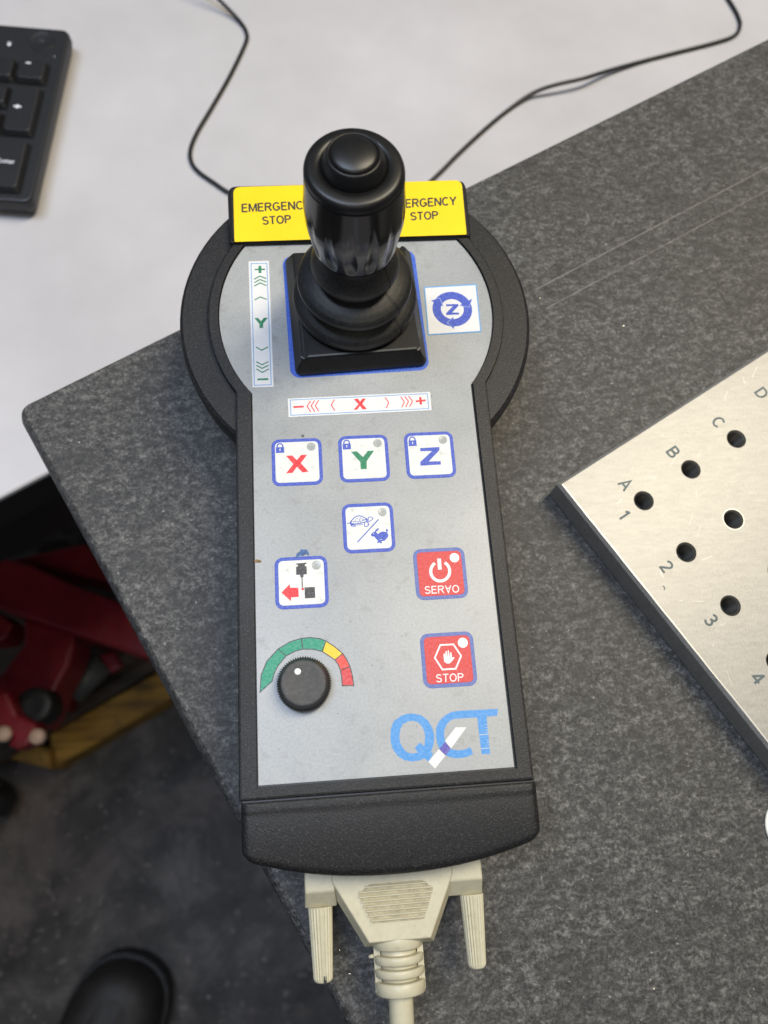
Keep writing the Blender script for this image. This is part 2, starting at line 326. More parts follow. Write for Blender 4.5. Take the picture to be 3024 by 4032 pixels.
# ------------------------------------------------------------------ traced outlines in mm, in the plane of the keypad
PR = {
 'letter_x': [('P',[(-3.23,2.11),(-1.4,2.13),(-0.07,0.53),(1.31,2.2),(3.08,2.17),(1.09,-0.46),(3.29,-3.32),(1.44,-3.48),(-0.09,-1.57),(-1.45,-3.49),(-3.39,-3.55),(-1.14,-0.66)])],
 'letter_y': [('P',[(16.32,2.48),(18.08,2.61),(19.86,0.67),(21.42,2.61),(23.32,2.59),(20.89,-0.72),(20.74,-3.24),(18.94,-3.25),(18.93,-0.93)])],
 'letter_z': [('P',[(37.43,2.81),(43.32,2.91),(43.28,1.88),(39.64,-1.72),(43.32,-1.74),(43.28,-2.85),(37.02,-2.95),(37.06,-1.76),(40.95,1.68),(37.4,1.75)])],
 'lock': [('P',[(-6.2,4.98),(-3.79,4.97),(-3.75,3.13),(-6.23,3.09)]),('L',[(-5.84,4.86),(-5.75,5.64),(-5.33,6.07),(-4.91,6.13),(-4.46,5.96),(-4.15,5.49),(-4.12,4.84)],0.39,False)],
 'lockhole': [('C',(-4.98,4.28),0.18),('L',[(-4.98,4.28),(-5.0,3.68)],0.18,False)],
 'led': [('C',(4.4,4.74),1.34)],
 'mark_green': [('C',(1.96,8.45),0.51)],
 'zst': [('P',[(43.33,59.85),(60.92,60.5),(60.61,42.41),(43.1,41.77)])],
 'zst_in': [('P',[(43.7,59.41),(60.51,59.99),(60.25,42.8),(43.49,42.16)])],
 'zring': [('C',(51.95,51.16),6.54)],
 'zring_in': [('C',(51.95,51.16),3.76)],
 'zarrow': [('P',[(45.2,54.49),(48.21,55.46),(49.03,52.29)]),('P',[(58.83,54.83),(57.54,51.58),(54.41,52.42)]),('P',[(51.8,43.72),(49.76,46.05),(51.99,48.25)])],
 'zline': [('L',[(45.2,54.49),(48.21,55.46),(49.03,52.29)],0.18,False),('L',[(58.83,54.83),(57.54,51.58),(54.41,52.42)],0.18,False),('L',[(51.8,43.72),(49.76,46.05),(51.99,48.25)],0.18,False)],
 'zsmall': [('P',[(50.01,53.02),(54.14,52.96),(54.08,52.31),(51.72,49.86),(54.03,49.74),(53.92,49.06),(49.69,49.01),(49.8,49.69),(52.26,52.26),(50.04,52.26)])],
 'xst': [('P',[(-2.21,21.08),(42.11,21.66),(42.02,15.34),(-2.11,14.8)])],
 'xst_rule': [('L',[(-1.44,20.57),(41.18,21.05),(41.21,15.94),(-1.4,15.4)],0.24,True)],
 'xst_red': [('L',[(-0.57,18.13),(2.61,18.18)],0.59,False),('L',[(4.76,20.02),(3.68,18.28),(4.68,16.26)],0.3,False),('L',[(6.03,20.12),(4.89,18.32),(5.96,16.27)],0.3,False),('L',[(7.24,20.13),(6.17,18.33),(7.14,16.34)],0.3,False),('L',[(12.17,20.17),(11.09,18.42),(12.05,16.43)],0.3,False),('L',[(27.9,20.29),(28.87,18.54),(28.01,16.6)],0.3,False),('L',[(32.77,20.39),(33.77,18.46),(32.82,16.71)],0.3,False),('L',[(34.0,20.43),(35.07,18.65),(34.05,16.74)],0.3,False),('L',[(35.21,20.45),(36.32,18.66),(35.3,16.78)],0.3,False),('P',[(18.11,20.08),(19.47,20.17),(20.03,19.1),(20.74,20.12),(21.86,20.14),(20.64,18.39),(21.97,16.56),(20.69,16.49),(19.88,17.77),(18.99,16.5),(17.91,16.48),(19.5,18.32)]),('L',[(37.33,18.56),(40.44,18.79)],0.6,False),('L',[(38.86,19.94),(38.85,17.39)],0.71,False)],
 'yst': [('P',[(-13.58,71.28),(-6.93,71.3),(-6.4,25.3),(-12.88,25.34)])],
 'yst_rule': [('L',[(-12.76,70.39),(-7.63,70.37),(-7.15,26.08),(-12.32,26.02)],0.25,True)],
 'yst_green': [('L',[(-11.62,68.04),(-8.24,68.06)],0.53,False),('L',[(-9.91,69.37),(-9.9,66.65)],0.91,False),('L',[(-11.85,64.32),(-9.99,65.49),(-7.93,64.54)],0.38,False),('L',[(-11.83,62.99),(-9.98,64.2),(-7.92,63.21)],0.38,False),('L',[(-11.85,61.73),(-9.96,62.93),(-7.89,61.81)],0.38,False),('L',[(-11.83,56.51),(-10.02,57.65),(-7.94,56.67)],0.37,False),('L',[(-11.68,39.43),(-9.87,38.22),(-7.84,39.34)],0.37,False),('L',[(-11.67,34.25),(-9.86,33.09),(-7.8,34.14)],0.36,False),('L',[(-11.64,32.95),(-9.84,31.82),(-7.77,32.87)],0.36,False),('L',[(-11.62,31.68),(-9.81,30.42),(-7.76,31.53)],0.36,False),('P',[(-11.97,49.87),(-10.82,49.92),(-9.87,48.67),(-8.96,49.92),(-7.7,49.82),(-9.22,47.79),(-9.29,46.2),(-10.4,46.19),(-10.41,47.73)]),('L',[(-11.35,28.04),(-8.02,28.01)],0.65,False)],
 'turtle': [('L',[(14.88,-19.73),(15.46,-19.1),(16.22,-18.29),(16.96,-17.99),(17.51,-17.9),(18.4,-18.07),(19.1,-18.53),(19.88,-18.99),(20.23,-19.2)],0.28,False),('L',[(20.23,-19.2),(20.31,-18.59),(20.73,-18.4),(21.36,-18.55),(21.65,-18.89),(21.54,-19.17),(20.84,-19.56),(20.32,-19.96)],0.22,False),('L',[(14.78,-20.01),(15.31,-20.18),(16.11,-20.36),(17.19,-20.27),(18.1,-20.18),(19.01,-19.94),(19.92,-19.8)],0.28,False),('L',[(14.93,-20.44),(15.37,-20.65),(16.45,-20.68),(17.71,-20.68),(18.52,-20.58)],0.18,False),('L',[(13.97,-19.92),(14.32,-20.08),(14.87,-20.01)],0.24,False),('L',[(14.93,-20.49),(15.26,-20.98),(16.25,-21.07),(16.36,-20.7)],0.24,False),('L',[(19.1,-20.04),(18.95,-21.07),(19.52,-21.33),(20.07,-21.13),(20.16,-20.28),(19.83,-19.89)],0.26,False),('L',[(20.32,-20.71),(20.04,-20.09),(20.22,-19.34)],0.24,False),('L',[(15.53,-19.48),(16.33,-19.57),(17.64,-19.59),(18.5,-19.49),(19.32,-19.3)],0.13,False),('L',[(16.5,-18.92),(16.3,-19.38)],0.15,False),('L',[(17.68,-18.84),(17.69,-19.4)],0.15,False),('L',[(18.11,-18.38),(18.13,-18.76),(17.68,-18.84)],0.15,False),('L',[(17.02,-18.47),(16.87,-18.79),(17.28,-18.77)],0.13,False),('L',[(18.45,-18.78),(18.65,-19.21),(18.5,-19.49)],0.15,False),('L',[(15.79,-19.64),(15.95,-19.98)],0.15,False),('L',[(16.5,-19.72),(16.49,-19.96)],0.15,False),('L',[(17.12,-20.03),(17.31,-19.71)],0.15,False),('L',[(17.77,-19.64),(18.1,-20.08)],0.15,False),('L',[(18.65,-19.21),(19.29,-19.06)],0.13,False),('L',[(19.43,-18.92),(19.93,-19.61)],0.4,False),('P',[(14.74,-19.91),(15.46,-19.1),(15.23,-20.03),(16.28,-20.51),(14.97,-20.63)])],
 'slash': [('L',[(16.65,-25.95),(23.26,-19.26)],0.32,False)],
 'rabbit': [('P',[(20.68,-23.97),(20.96,-23.47),(21.43,-23.12),(21.84,-23.05),(22.19,-22.5),(22.66,-22.1),(23.15,-21.89),(23.12,-22.31),(22.72,-22.72),(22.19,-23.11),(22.49,-23.45),(22.83,-23.75),(23.3,-23.4),(23.86,-23.15),(24.49,-23.09),(25.29,-23.27),(25.39,-23.13),(25.14,-22.79),(25.26,-22.42),(25.47,-22.29),(25.71,-22.49),(25.84,-22.92),(25.57,-23.19),(25.57,-23.47),(25.76,-24.04),(25.76,-24.56),(25.44,-25.1),(24.95,-25.59),(24.48,-25.94),(23.85,-25.95),(23.58,-26.03),(23.8,-26.41),(23.67,-26.64),(23.27,-26.57),(22.97,-26.32),(22.65,-26.49),(22.3,-26.43),(22.36,-26.2),(22.68,-25.98),(22.4,-25.46),(21.94,-24.97),(21.7,-24.49),(21.21,-24.44),(20.82,-24.21)])],
 'rabbit_white': [('C',(21.53,-23.59),0.13),('L',[(23.21,-25.5),(23.84,-25.44)],0.13,False)],
 'led_fast': [('C',(24.53,-17.14),1.27)],
 'probe': [('P',[(-1.3,-31.37),(0.22,-31.3),(1.68,-31.25),(1.7,-31.62),(1.26,-31.69),(1.17,-31.95),(1.24,-32.28),(1.68,-32.38),(1.67,-34.65),(0.76,-34.71),(0.66,-35.5),(-0.14,-35.52),(-0.33,-34.76),(-1.37,-34.7),(-1.33,-32.36),(-0.86,-32.3),(-0.8,-31.94),(-0.89,-31.7),(-1.31,-31.67)]),('L',[(0.26,-35.51),(0.24,-38.46)],0.3,False),('P',[(0.87,-38.49),(3.81,-38.51),(3.79,-41.67),(0.86,-41.68)])],
 'probe_tip': [('C',(0.35,-38.91),0.4)],
 'probe_arrow': [('P',[(-5.68,-39.63),(-3.31,-37.32),(-3.22,-38.35),(-0.89,-38.48),(-0.85,-41.14),(-2.96,-41.16),(-3.08,-42.25)])],
 'led_probe': [('C',(4.49,-32.17),1.28)],
 'ink': [('P',[(-1.39,-29.54),(-1.0,-28.38),(-0.1,-27.79),(0.28,-27.13),(1.15,-27.39),(1.95,-27.29),(2.52,-28.66),(2.32,-29.19),(1.72,-28.61),(0.73,-29.24),(-0.22,-28.97),(-0.7,-29.95)])],
 'stain': [('P',[(-13.25,-29.73),(-12.58,-29.49),(-11.71,-29.63),(-11.02,-30.21),(-11.55,-30.58),(-12.6,-30.45),(-13.26,-30.27)])],
 'power': [('L',[(41.61,-33.43),(41.93,-33.67),(42.22,-33.97),(42.46,-34.31),(42.64,-34.68),(42.77,-35.08),(42.84,-35.5),(42.84,-35.93),(42.79,-36.35),(42.68,-36.77),(42.51,-37.16),(42.28,-37.53),(42.01,-37.86),(41.7,-38.15),(41.35,-38.39),(40.97,-38.57),(40.57,-38.69),(40.17,-38.76),(39.76,-38.76),(39.35,-38.69),(38.97,-38.57),(38.61,-38.39),(38.28,-38.15),(37.99,-37.86),(37.74,-37.53),(37.55,-37.16),(37.41,-36.77),(37.33,-36.36),(37.31,-35.93),(37.35,-35.51),(37.45,-35.09),(37.61,-34.69),(37.83,-34.31),(38.09,-33.97),(38.4,-33.68),(38.75,-33.43)],0.87,False),('L',[(40.07,-32.11),(40.01,-35.39)],1.09,False)],
 'servo_text': [('T','SERaO',[(35.07,-42.28),(35.15,-40.08),(45.01,-42.4)],0.13)],
 'stop_text': [('T','STOP',[(36.13,-67.23),(36.22,-65.04),(43.8,-67.35)],0.13)],
 'led_servo': [('C',(44.6,-32.08),1.36)],
 'led_stop': [('C',(44.59,-56.8),1.38)],
 'hexagon': [('L',[(38.17,-57.07),(41.91,-57.08),(43.76,-60.42),(41.89,-63.86),(38.16,-63.84),(36.32,-60.48)],0.45,True)],
 'hand': [('P',[(38.85,-59.56),(39.05,-59.44),(39.19,-59.52),(39.32,-60.39),(39.49,-58.88),(39.67,-58.77),(39.79,-58.9),(39.89,-60.16),(40.0,-60.23),(40.11,-58.74),(40.3,-58.6),(40.44,-58.76),(40.49,-60.25),(40.6,-60.35),(40.77,-59.32),(40.95,-59.2),(41.1,-59.34),(41.19,-60.83),(41.6,-60.62),(41.84,-60.69),(41.75,-60.93),(40.77,-61.99),(40.33,-62.26),(39.9,-62.32),(39.43,-62.21),(38.92,-61.76),(38.82,-61.28)])],
 'logo_q': [('H',[(22.49,-80.5),(22.79,-78.59),(23.7,-76.81),(25.72,-75.52),(27.45,-75.09),(29.37,-75.16),(31.36,-75.78),(33.05,-77.3),(34.02,-79.21),(34.4,-81.29),(34.06,-83.2),(33.14,-85.37),(33.65,-85.99),(32.21,-87.8),(31.22,-86.89),(29.85,-87.32),(27.72,-87.5),(25.75,-86.99),(24.06,-85.82),(22.86,-83.94),(22.44,-82.0)],[(24.86,-80.66),(25.37,-78.75),(26.24,-77.62),(27.52,-77.05),(28.77,-77.0),(30.1,-77.38),(31.04,-78.37),(31.71,-79.82),(31.86,-81.33),(31.43,-83.77),(30.22,-82.78),(28.83,-84.08),(29.51,-85.34),(27.88,-85.5),(26.68,-85.05),(25.65,-83.92),(24.98,-82.49)])],
 'logo_ct': [('P',[(35.44,-84.78),(35.0,-83.47),(34.78,-81.53),(35.02,-79.39),(35.98,-77.6),(37.58,-76.29),(39.37,-75.42),(41.21,-75.2),(52.6,-75.37),(52.07,-77.22),(49.15,-77.18),(49.07,-86.98),(46.72,-86.9),(46.54,-77.27),(42.78,-77.25),(40.14,-77.26),(39.16,-77.59),(37.93,-78.6),(37.17,-80.07),(37.02,-81.68),(37.18,-82.97)]),('P',[(38.52,-84.9),(39.47,-85.31),(40.91,-85.5),(42.38,-85.4),(43.85,-84.86),(44.45,-86.67),(43.03,-87.22),(41.24,-87.49),(39.68,-87.43),(38.16,-87.09),(37.02,-86.47)])],
 'logo_purple': [('P',[(37.18,-83.03),(38.47,-84.88),(37.02,-86.54),(35.39,-84.78)])],
 'logo_white': [('P',[(40.4,-79.49),(43.3,-79.68),(38.63,-84.81),(37.15,-82.82)]),('P',[(35.26,-84.88),(36.84,-86.63),(33.83,-89.64),(32.2,-87.85)])],
 'logo_tick': [('L',[(46.69,-81.87),(49.13,-81.87)],0.2,False),('L',[(46.66,-85.49),(49.16,-85.41)],0.18,False),('L',[(48.33,-79.36),(49.14,-79.38)],0.1,False),('L',[(48.32,-80.01),(49.13,-80.03)],0.1,False),('L',[(48.31,-80.66),(49.13,-80.69)],0.1,False),('L',[(48.31,-81.31),(49.12,-81.34)],0.1,False),('L',[(48.39,-83.32),(49.11,-83.33)],0.1,False),('L',[(48.4,-84.0),(49.09,-84.0)],0.1,False),('L',[(48.41,-84.67),(49.08,-84.68)],0.1,False)],
 'stain_ring': [('L',[(42.22,-83.11),(42.14,-83.35),(41.98,-83.54),(41.75,-83.65),(41.49,-83.68),(41.25,-83.61),(41.06,-83.45),(40.94,-83.23),(40.93,-82.99),(41.02,-82.76),(41.2,-82.58),(41.43,-82.47),(41.69,-82.46),(41.93,-82.55),(42.11,-82.71),(42.21,-82.94)],0.18,False),('L',[(45.41,-82.67),(45.33,-82.91),(45.17,-83.1),(44.94,-83.22),(44.68,-83.24),(44.44,-83.17),(44.24,-83.01),(44.13,-82.8),(44.12,-82.55),(44.21,-82.32),(44.39,-82.14),(44.63,-82.03),(44.88,-82.02),(45.12,-82.11),(45.31,-82.28),(45.4,-82.5)],0.18,False)],
 'gauge0': [('P',[(-12.19,-66.84),(-11.8,-62.25),(-10.17,-58.61),(-7.05,-55.44),(-4.89,-57.47),(-7.17,-60.05),(-8.37,-62.26),(-8.82,-64.04)])],
 'gauge_rule': [('L',[(-12.19,-66.84),(-11.8,-62.25),(-10.17,-58.61),(-7.05,-55.44),(-4.89,-57.47),(-7.17,-60.05),(-8.37,-62.26),(-8.82,-64.04)],0.27,True),('L',[(-7.05,-55.44),(-3.62,-53.63),(-0.52,-52.86),(-0.2,-55.89),(-2.44,-56.35),(-4.89,-57.47)],0.27,True),('L',[(-0.52,-52.86),(1.93,-52.79),(4.68,-53.27),(6.25,-54.01),(5.17,-56.85),(2.44,-56.05),(-0.2,-55.89)],0.28,True),('L',[(6.25,-54.01),(8.62,-55.74),(10.75,-57.78),(8.55,-59.37),(6.81,-58.07),(5.17,-56.85)],0.28,True),('L',[(10.75,-57.78),(11.83,-59.53),(12.58,-61.46),(9.89,-62.24),(9.34,-60.64),(8.55,-59.37)],0.28,True),('L',[(12.58,-61.46),(13.09,-63.79),(13.35,-66.66),(10.21,-66.51),(10.15,-64.23),(9.89,-62.24)],0.28,True)],
 'gauge1': [('P',[(-7.05,-55.44),(-3.62,-53.63),(-0.52,-52.86),(-0.2,-55.89),(-2.44,-56.35),(-4.89,-57.47)])],
 'gauge2': [('P',[(-0.52,-52.86),(1.93,-52.79),(4.68,-53.27),(6.25,-54.01),(5.17,-56.85),(2.44,-56.05),(-0.2,-55.89)])],
 'gauge3': [('P',[(6.25,-54.01),(8.62,-55.74),(10.75,-57.78),(8.55,-59.37),(6.81,-58.07),(5.17,-56.85)])],
 'gauge4': [('P',[(10.75,-57.78),(11.83,-59.53),(12.58,-61.46),(9.89,-62.24),(9.34,-60.64),(8.55,-59.37)])],
 'gauge5': [('P',[(12.58,-61.46),(13.09,-63.79),(13.35,-66.66),(10.21,-66.51),(10.15,-64.23),(9.89,-62.24)])],
 'knobdot': [('C',(-1.61,-62.3),0.92)],
 'estop': [('T','EMERGENCY',[(-15.24,88.93),(-15.31,92.27),(7.58,89.78)],0.18),('T','STOP',[(-8.49,83.8),(-8.63,86.98),(0.84,84.28)],0.18)],
 'estop2': [('T','EMERGENCY',[(34.19,89.31),(34.43,92.75),(56.7,90.31)],0.18),('T','STOP',[(40.75,84.4),(40.86,87.63),(50.08,84.71)],0.18)],
 'yellow': [('P',[(-18.05,99.15),(59.55,100.61),(59.08,78.33),(-17.79,77.34)])],
 'scratch': [('L',[(203.95,140.89),(92.69,82.01)],0.38,False),('L',[(201.26,129.43),(95.54,73.42)],0.3,False)],
 'red_a': [(-321.21,130.04),(-244.11,144.93),(-211.0,102.38),(-220.2,102.88),(-291.03,122.38)],
 'red_b': [(-327.58,128.18),(-310.98,123.27),(-283.28,114.32),(-241.91,92.7),(-197.79,73.36),(-134.39,46.38),(-123.19,2.37),(-176.62,19.52),(-208.93,33.3),(-241.35,46.06),(-273.91,58.88),(-306.62,71.75),(-323.12,79.32)],
 'red_c': [(-294.69,66.72),(-244.45,51.36),(-243.76,38.99),(-248.0,18.24),(-257.6,-0.72),(-266.39,-28.89),(-273.07,-38.91),(-287.14,-32.78),(-310.42,-4.91),(-326.82,1.46),(-327.71,11.18),(-311.98,13.45),(-292.81,41.91)],
 'red_d': [(-306.81,-4.72),(-285.73,-7.05),(-275.15,-27.68),(-260.66,-36.5),(-256.34,-41.69),(-264.17,-55.76),(-272.71,-59.04),(-281.84,-54.58),(-278.46,-48.03),(-284.02,-39.88),(-303.81,-37.61)],
 'red_e': [(-340.27,77.8),(-323.42,75.68),(-310.29,64.52),(-314.83,52.2),(-321.08,48.03),(-337.43,46.74)],
 'hole_c': [(-268.29,-20.17),(-260.8,-20.65)],
 'tube': [(-269.66,-0.78),(-237.84,31.11)],
 'lug': [(-236.84,34.6),(-222.96,38.53),(-212.96,22.5),(-224.36,16.15)],
 'bolts': [(-256.35,-48.52),(-285.14,-44.19)],
 'brown': [(-356.45,130.78),(-333.37,139.67),(-262.47,164.31),(-257.19,156.87),(-338.28,141.2),(-355.89,124.46)],
 'plank_a': [(-321.19,-22.88),(-207.74,40.56),(-196.93,26.11),(-315.33,-35.68)],
 'plank_b': [(-315.33,-35.68),(-196.93,26.11),(-179.44,-4.13),(-311.58,-73.73)],
 'plank_c': [(-348.81,-60.38),(-328.18,-46.29),(-307.04,-53.68),(-304.49,-74.0)],
 'caster': [(-364.31,-73.86),(-347.52,-111.85),(-372.69,-122.11),(-382.84,-55.94),(-341.88,-89.85)],
 'table_edge': [(-143.34,40.65),(-122.51,52.34)],
 'dirt': [(-9.14,4.46),(1.23,-8.64),(-9.69,-41.76),(13.4,-48.8),(18.7,-61.5),(6.75,-53.76),(0.59,-77.29),(-4.52,-77.61),(16.18,-85.51),(29.28,-8.36),(43.61,-7.0),(17.37,-3.32),(11.85,-7.13),(36.89,-22.67),(46.53,-12.82),(1.26,14.94),(12.44,21.38),(20.44,9.87),(1.24,-49.88),(8.61,-73.83),(29.73,-78.53),(-7.34,-81.99),(22.2,-46.04),(53.68,-25.1),(42.51,20.18),(-9.32,6.96),(37.47,-54.15),(53.52,2.51)],
}


# ================================================================== SETTING
m = MB(); m.box(-2500, 2500, -2500, 2500, -760, -740); obj('floor', m, FLOOR, kind='structure')

# granite slab ------------------------------------------------------
ang = math.radians(28.49); e1 = Vector((math.cos(ang), math.sin(ang))); e2 = Vector((math.sin(ang), -math.cos(ang)))
def lineX(p, d, q, e):
    den = d.x*e.y-d.y*e.x; t = ((q.x-p.x)*e.y-(q.y-p.y)*e.x)/den; return p+d*t
pt = Vector((70.83, 131.07))-e2*2.0; pl = Vector((-62.31, -29.26))-e1*.9
cnr = lineX(pt, e1, pl, e2)
slab = thing('granite_slab', 'dark grey speckled granite slab with one rounded corner, under the black control pendant', 'slab', (60, -60, -ZS))
A_, B_, C_, D_ = cnr, cnr+e2*620, cnr+e2*620+e1*760, cnr+e1*760
corner = [tuple(cnr+e1*(5.5-5.5*math.sin(t))+e2*(5.5-5.5*math.cos(t))) for t in [math.pi/2*i/6 for i in range(7)]]
outl = ccw([tuple(B_), tuple(C_), tuple(D_)]+corner)
m = MB(); m.loft(outl, [(0, -129.8), (0, -41.5), (1.1, -38.2), (2.2, -36.5), (3.0, -36)]); sb = obj('stone', m, GRANITE, slab)
m = MB(); prints(m, 'scratch', -35.97); obj('scratch', m, SCR, slab)

# white table ------------------------------------------------------
ta = Vector(PR['table_edge'][0][:2]); tdir = Vector((math.cos(math.radians(29.0)), math.sin(math.radians(29.0)))); tn = Vector((-tdir.y, tdir.x))
tb = thing('white_table', 'white laminate table with a dark front edge, under the keyboard and cable', 'table', (0, 400, -740))
q = [ta-tdir*700, ta+tdir*900, ta+tdir*900+tn*800, ta-tdir*700+tn*800]
m = MB(); m.loft([tuple(p) for p in q], [(0, -154), (0, -130.8), (.8, -130)]); obj('tabletop', m, TABLE, tb)
q2 = [ta-tdir*700-tn*1.5, ta+tdir*900-tn*1.5, ta+tdir*900-tn*.05, ta-tdir*700-tn*.05]
m = MB(); m.loft([tuple(p) for p in q2], [(0, -154), (0, -130.9), (.3, -130.6)]); obj('edge_band', m, BLKSTEEL, tb)
for s_, t_ in ((-660, 60), (840, 60), (-660, 740), (840, 740)):
    c = ta+tdir*s_+tn*t_; m = MB(); m.loft([tuple(c+tdir*a+tn*b) for a, b in ((-25, -25), (25, -25), (25, 25), (-25, 25))], [(0, -739.9), (0, -154.2)]); obj('leg', m, BLKSTEEL, tb)

c0, c1 = ta-tdir*640+tn*60, ta+tdir*800+tn*60
m = MB(); m.loft([tuple(c0), tuple(c1), tuple(c1+tn*18), tuple(c0+tn*18)], [(0, -325), (0, -154.2)]); obj('under_table_shade', m, BLKSTEEL, tb)  # black panel added to stand in for the shade under the table

# ================================================================== CONTROL PENDANT
pd = thing('control_pendant', 'black handheld machine pendant with joystick, grey keypad and yellow emergency stop bar', 'control pendant', (21, -10, -ZS))
C0 = (20.9, 51.2)
def head(r, xl, xr, yb, cut, n=60, cx=C0):
    """circle of radius r standing on a strip xl..xr that runs down to yb, the top cut flat at y = cut"""
    a0 = math.degrees(-math.acos((xr-cx[0])/r)); a1 = 180+math.degrees(math.acos((cx[0]-xl)/r)); k = math.degrees(math.asin(min(1, (cut-cx[1])/r)))
    P = [(xl, yb), (xr, yb)]
    P += circle(cx, r, n//2, a0, k)+circle(cx, r, n//2, 180-k, a1)
    return P
def disc_o(r, cut=98.6, cy=51.2):
    k = math.degrees(math.asin(min(1, (cut-cy)/r))); return circle((20.9, cy), r, 80, 180-k, 360+k)
m = MB(); d = disc_o(57.1)
m.loft(d, [(.9, -8.3), (.15, -7.8), (0, -4.0), (.35, -2.3), (1.4, -1.55)], True, True); o = obj('guard_ring', m, PLASTIC, pd)
m = MB(); m.loft(d, [(6, -35.8), (2.2, -20), (.6, -12.4), (.35, -8.9), (1.6, -8.85)]); obj('ring_base', m, PLASTIC, pd)
m = MB(); m.loft(disc_o(54.5, 98), [(0, -9.2), (0, -7.9)]); obj('ring_seam', m, BLACK, pd)
# body with the recess for the keypad sheet
outer = head(47.6, -18.05, 60.05, -94.35, 90); inner = head(44.3, -13.35, 55.85, -91.2, 84)
m = MB(); m.rings([[(x, y, z) for x, y in inset(outer, dd)] for dd, z in ((2.5, -35.9), (1.0, -20), (0, -8), (0, .25), (.28, .72), (.75, .85))], True, False)
oo = inset(outer, .75)
m.sheet([oo, inner], .85)
m.rings([[(x, y, z) for x, y in inner] for z in (.85, -.6)], False, False)
obj('case', m, PLASTIC, pd)
m = MB(); pin = head(43.95, -13.0, 55.2, -90.75, 79.6)
m.sheet([pin], 0, .25); obj('keypad_sheet', m, PANEL, pd)
m = MB(); m.sheet([inset(inner, -.02)], -.5); obj('recess_floor', m, BLACK, pd)
# end cap
def capgrid():
    m = MB(); nx, nyy = 56, 30; V = []; xl, xr_ = -17.75, 60.75
    us = [.5-.5*math.cos(math.pi*i/nx) for i in range(nx+1)]; vs = [.5-.5*math.cos(math.pi*i/nyy) for i in range(nyy+1)]
    def yf(x):
        t = (x-21.5)/39.25; y = -115.1+6.3*abs(t)**2.15; d = 39.25-abs(x-21.5)
        if d < 3.2: y += (3.2-math.sqrt(max(0, 3.2**2-(3.2-d)**2)))*.9
        return y
    for v in vs:
        for u in us:
            x = xl+(xr_-xl)*u; yb = yf(x); y = -94.8+(yb+94.8)*v
            dd = min(x-xl, xr_-x, y-yb); r = 2.0; e = r-math.sqrt(max(0, r*r-(r-min(dd, r))**2))
            s0 = max(0, -97.2-y); z = .35-.0075*s0**2-.25*min(1, s0*2)-e
            de = min(-94.8-y, .5); z -= (.5-de)*.6
            V.append((x, y, z))
    F = [(j*(nx+1)+i, (j+1)*(nx+1)+i, (j+1)*(nx+1)+i+1, j*(nx+1)+i+1) for j in range(nyy) for i in range(nx)]
    m.add(V, F, True)
    b = [V[i] for i in range(nx+1)]+[V[j*(nx+1)+nx] for j in range(1, nyy+1)]+[V[nyy*(nx+1)+i] for i in range(nx-1, -1, -1)]+[V[j*(nx+1)] for j in range(nyy-1, 0, -1)]
    b = b[::-1]
    m.rings([[(x, y, -34) for x, y, z in b], b], True, False)
    return m
obj('end_cap', capgrid(), PLASTIC, pd)
m = MB(); m.box(-17.2, 60.0, -94.9, -94.2, -34, -.4); obj('seam', m, BLACK, pd)
m = MB(); m.loft(rrect(21-31, 21+31, -92, 60, 6), [(2, -36), (0, -35.2), (0, -30)]); obj('foot_plate', m, BLACK, pd)

# stickers ----------------------------------------------------------
def sticker(name, key, z=.10, mat=PAPER):
    m = MB(); m.sheet([ccw(PR[key][0][1])], z, z-.005); return obj(name, m, mat, pd)
def sub(name, keys, z, mat, par, off=(0, 0)):
    m = MB()
    for k in keys: prints(m, k, z, off)
    return obj(name, m, mat, par)
s1 = sticker('x_axis_sticker', 'xst'); sub('border_line', ['xst_rule'], .12, LTBLUE, s1); sub('arrows_print', ['xst_red'], .13, REDI, s1)
s1 = sticker('y_axis_sticker', 'yst'); sub('border_line', ['yst_rule'], .12, LTBLUE, s1); sub('arrows_print', ['yst_green'], .13, GREEN, s1)
s1 = sticker('z_rotation_sticker', 'zst', .10, LTBLUE); m = MB(); m.sheet([ccw(PR['zst_in'][0][1])], .12, .01); obj('sticker_face', m, PAPER, s1)
m = MB(); zc = PR['zring'][0][1]; m.sheet([circle(zc, 6.5, 48), circle(zc, 3.75, 48)], .14); prints(m, 'zarrow', .15); prints(m, 'zsmall', .15); obj('arrow_ring_print', m, BLUE, s1)
sub('arrow_gap_print', ['zline'], .175, m_ink('pale_blue_ink', srgb(160, 180, 232)), s1)

